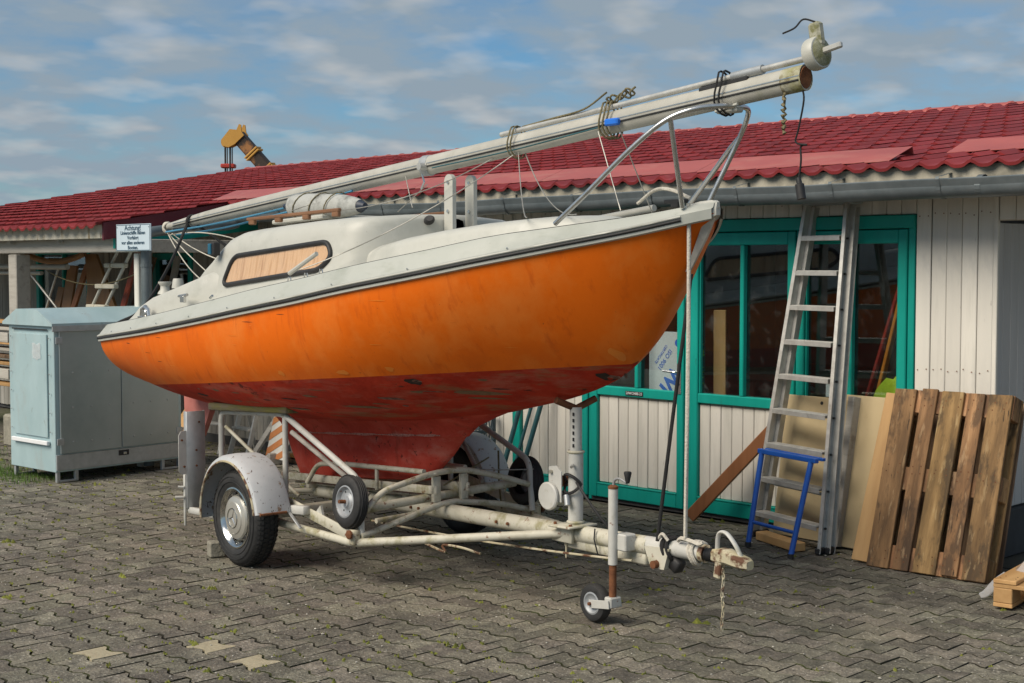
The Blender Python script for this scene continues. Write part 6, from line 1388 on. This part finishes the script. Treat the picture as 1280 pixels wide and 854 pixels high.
# ---- under the porch
def leaner(name, p, q_, wd, th, m, label, cat, up=(0, -1, .2)):
    o = MB().beam(p, q_, wd, th, up=up, bev=.004).build(name, m); return tag(o, label, cat)
bl = empty('boarding_ladder', 'white tubular boarding ladder with wooden steps hanging under the porch', 'ladder', (-12.84, 6.9, 1.10))
for k, (a, b) in enumerate((((-.40, 0, -.30), (.63, .02, .84)), ((-.13, 0, -.30), (.88, .02, .84)))): MB().tube([a, b], .016, 10).build('side_tube', m_white, bl, 50)
for zz in (.10, .30, .50, .70):
    c = Vector((-.40 + 1.03 * (zz + .30) / 1.14 + .13, -.005, zz)); MB().box(c, (.36, .06, .045), None, .008).build('step', m_cream, bl)
lp = [(-.22, -.6), (.60, -.6), (.50, -.05), (.42, .05), (.05, .48), (-.05, .60), (-.28, .60), (-.18, .25)]
o = MB().prism(lp, 0, .03, lambda u, v, h: (u, h, v)).build('rudder_blade', m_brownply); o.location = (-13.48, 7.36, 1.32); o.rotation_euler = (radians(-5), 0, 0); tag(o, 'brown varnished plywood rudder blade leaning behind the boarding ladder', 'rudder')
arcp = [Vector((-14.85 + 1.30 * t, 7.3, 1.925 - .085 * 4 * t * (1 - t))) for t in np.linspace(0, 1, 14)]
o = MB().tube(arcp, .032, 8, True, False, .6).build('curved_tiller', m_brownply, None, 50); tag(o, 'long curved brown wooden spar hanging under the porch roof', 'spar')
leaner('red_board', (-12.75, 6.85, .02), (-12.18, 7.12, 1.95), .08, .025, m_redbrown, 'red brown board leaning inside the porch next to the corner post', 'board')
leaner('leaning_board', (-14.55, 7.2, .02), (-13.72, 7.42, 1.80), .09, .03, m_brownwood, 'narrow brown board leaning behind the cabinet lid', 'board')
leaner('leaning_board', (-14.42, 7.3, .02), (-14.36, 7.6, 1.80), .20, .03, m_brownply, 'broad brown board leaning in front of the glazed porch door', 'board')
leaner('leaning_board', (-14.75, 7.25, .02), (-14.62, 7.6, 1.56), .14, .03, m_brownply, 'short brown board leaning beside the broad brown board', 'board')
leaner('leaning_board', (-13.85, 7.6, .02), (-13.5, 8.05, 1.9), .20, .03, m_oldwood, 'old dark board leaning on the wall left of the teal window', 'board')
leaner('leaning_board', (-13.45, 7.6, .02), (-13.2, 8.05, 1.7), .14, .03, m_oldwood, 'second old dark board on the wall, close to the window frame', 'board')
leaner('leaning_board', (-13.15, 7.7, .02), (-12.98, 8.05, 1.9), .10, .03, m_timbergrey, 'grey weathered board leaning across the teal window edge', 'board')
leaner('leaning_board', (-12.62, 7.5, .02), (-12.08, 7.98, 1.84), .24, .03, m_brownply, 'brown board propped against the wall behind the cockpit', 'board')
leaner('leaning_board', (-13.05, 7.85, .02), (-12.92, 8.04, 1.45), .07, .03, m_oldwood, 'slim dark batten in front of the teal window', 'batten')
for k, (p, q_, r_) in enumerate((((-17.6, 6.95, 1.79), (-13.35, 7.0, 1.785), .028), ((-17.6, 6.95, 1.72), (-13.9, 7.0, 1.72), .02))):
    o = MB().tube([p, q_], r_, 10).build('spare_mast', m_mast, None, 50); tag(o, ['upper silver spar slung horizontally under the porch beam', 'lower thin silver spar slung horizontally under the porch beam'][k], 'spar', 'spars slung under the porch')
for k, (p, q_, r_) in enumerate((((-14.25, 7.0, 1.77), (-13.45, 7.05, 1.22), .012), ((-13.6, 7.03, 1.77), (-13.95, 7.05, 1.30), .012))):
    o = MB().tube([p, q_], r_, 8).build('spreader', m_alu, None, 50); tag(o, ['long thin silver strut slanting down from the slung spar', 'short thin silver strut below the slung spar'][k], 'strut')
rope('porch_rope', sag((-13.6, 6.9, 1.75), (-11.6, 6.9, 1.80), .16), .006, m_ropebrown, 'thin sagging line strung under the porch beam')
for k in range(10):
    o = MB().beam((-16.5, 7.0 + .03 * (k % 3), .52 + .075 * k), (-13.75 - .07 * (k % 4), 7.02 + .03 * (k % 2), .52 + .075 * k), .16, .035, bev=.004).build('rack_plank', [m_pine, m_oldwood, m_timbergrey][k % 3]); tag(o, ['bottom', 'second lowest', 'third lowest', 'fourth lowest', 'fifth lowest', 'fifth from top', 'fourth from top', 'third from top', 'second from top', 'topmost'][k] + ' sawn plank in the timber rack behind the cabinet', 'plank', 'planks in the timber rack')
rk = empty('timber_rack', 'grey wooden rack carrying sawn planks under the porch', 'rack', (-15, 7.0, 0))
for x in (-1.2, .95): MB().box((x, -.14, .62), (.07, .07, 1.24), None, .005).build('rack_post', m_timbergrey, rk); MB().box((x, .2, .62), (.07, .07, 1.24), None, .005).build('rack_post', m_timbergrey, rk); MB().box((x, .03, .46), (.06, .42, .06), None, .005).build('rack_bearer', m_timbergrey, rk)
o = MB().tube(smooth_path([(-13.30, 6.42, 1.02), (-13.22, 6.40, .8), (-13.30, 6.40, .5), (-13.36, 6.41, .8), (-13.28, 6.41, 1.02)], 5), .016, 8).build('rope_coil', m_ropebrown, None, 50); tag(o, 'dark rope loop hanging from the porch fence rail', 'rope')
q = MB().lathe([(.0, 0), (.20, 0), (.23, .05), (.24, .46), (.25, .48), (.23, .48), (.22, .06), (0, .05)], (0, 0, 0), 'Z', 24); o = q.build('plastic_tub', m_tub, None, 40); o.location = (-12.25, 6.25, .0); o.rotation_euler = (radians(0), 0, 0); tag(o, 'dark brown tub standing behind the pale blue cabinet', 'tub')
o = MB().box((0, 0, .16), (.8, .3, .32), None, .02).build('stone_block', m_stone); o.location = (-13.3, 6.6, -.01); tag(o, 'rough stone block at the foot of the porch post', 'stone block')

# ================================================================== CRANE behind the roof
cr = empty('mobile_crane', 'yellow telescopic crane boom rising behind the red roof', 'crane', (-22.0, 20.6, 0))
CO = Vector((-22.0, 20.6, 0))
bt_ = Vector((-25.45, 17.25, 4.55)); bd_ = Vector((-24.78, 17.83, 3.55)) - bt_; bd_.normalize()
def crp(mb_, n, m): mb_.v = [tuple(Vector(v) - CO) for v in mb_.v]; return mb_.build(n, m, cr)
upv = Vector((-.3, -.3, 1)); f_ = 3.4 / 1.0
end = bt_ + bd_ * 4.3
crp(MB().beam(bt_, bt_ + bd_ * 1.0, .25, .27, up=upv, bev=.03), 'boom', m_crane2); crp(MB().beam(bt_ + bd_ * .95, bt_ + bd_ * 2.3, .29, .32, up=upv, bev=.03), 'boom', m_crane2); crp(MB().beam(bt_ + bd_ * 2.25, end, .34, .37, up=upv, bev=.03), 'boom', m_crane2)
for t in (.50, .56, .95, 1.0): crp(MB().beam(bt_ + bd_ * (t - .02), bt_ + bd_ * (t + .02), .32, .36, up=upv, bev=.02), 'boom_collar', m_crane)
sidev = bd_.cross(upv).normalized(); upn = sidev.cross(bd_).normalized()
if upn.z < 0: upn = -upn
for s_ in (-.14, .14):
    P0 = bt_ + sidev * s_
    pl_ = [bd_ * .14 + upn * .14, bd_ * .06 + upn * .15, bd_ * -.06 + upn * .24, bd_ * -.10 + upn * .22, bd_ * -.05 + upn * .10, bd_ * -.16 + upn * .0, bd_ * -.12 + upn * -.30, bd_ * -.02 + upn * -.36, bd_ * .10 + upn * -.28, bd_ * .14 + upn * -.13]
    q = MB(); i = q.addv([P0 + v - sidev * .02 for v in pl_]); j = q.addv([P0 + v + sidev * .02 for v in pl_]); n = len(pl_)
    q.addf([i + k for k in range(n)]); q.addf([j + k for k in range(n)]); [q.addf((i + k, i + (k + 1) % n, j + (k + 1) % n, j + k)) for k in range(n)]
    crp(q, 'head_plate', m_crane)
sh = bt_ + bd_ * -.02 + upn * -.25
for s_ in (-.09, -.03, .03, .09): crp(MB().lathe([(0, -.02), (.10, -.02), (.12, -.025), (.11, 0), (.12, .025), (.10, .02), (0, .02)], sh + sidev * s_, (sidev, bd_, upn), 20), 'sheave', m_crane)
for a_, b_ in ((-.10, -.08), (-.06, .10), (-.02, -.09), (.02, .09), (.06, -.08), (.11, .1)):
    p = sh + sidev * a_ + bd_ * b_; crp(MB().tube([p, Vector((p.x, p.y, .9))], .011, 6), 'hoist_cable', m_cable)
hk = sh + Vector((0, 0, -.50)); crp(MB().box(hk, (.30, .22, .09), Matrix.Rotation(radians(45), 3, 'Z'), .02), 'limit_weight', m_redpaint)
hk = Vector((sh.x, sh.y, .8)); crp(MB().box(hk, (.3, .3, .3), None, .05), 'hook_block', m_crane)
crp(MB().box(end + Vector((0, 0, -.2)), (1.0, 1.0, .9), Matrix.Rotation(radians(45), 3, 'Z'), .1), 'turntable', m_crane)
crp(MB().box(Vector((end.x, end.y, .75)), (5.5, 2.3, .7), Matrix.Rotation(radians(40), 3, 'Z'), .1), 'chassis', m_crane)
for a_ in (-1.9, -.7, .8, 2.0):
    for s_ in (-.95, .95):
        c = Vector((end.x, end.y, .5)) + Matrix.Rotation(radians(40), 3, 'Z') @ Vector((a_, s_, 0)); ay = Matrix.Rotation(radians(40), 3, 'Z') @ Vector((0, 1, 0)); ax2 = Matrix.Rotation(radians(40), 3, 'Z') @ Vector((1, 0, 0))
        crp(MB().lathe([(.2, -.15), (.45, -.16), (.5, -.1), (.5, .1), (.45, .16), (.2, .15)], c, (ay, ax2, Vector((0, 0, 1))), 20, True), 'wheel', m_tyre)
bpy.context.view_layer.update()
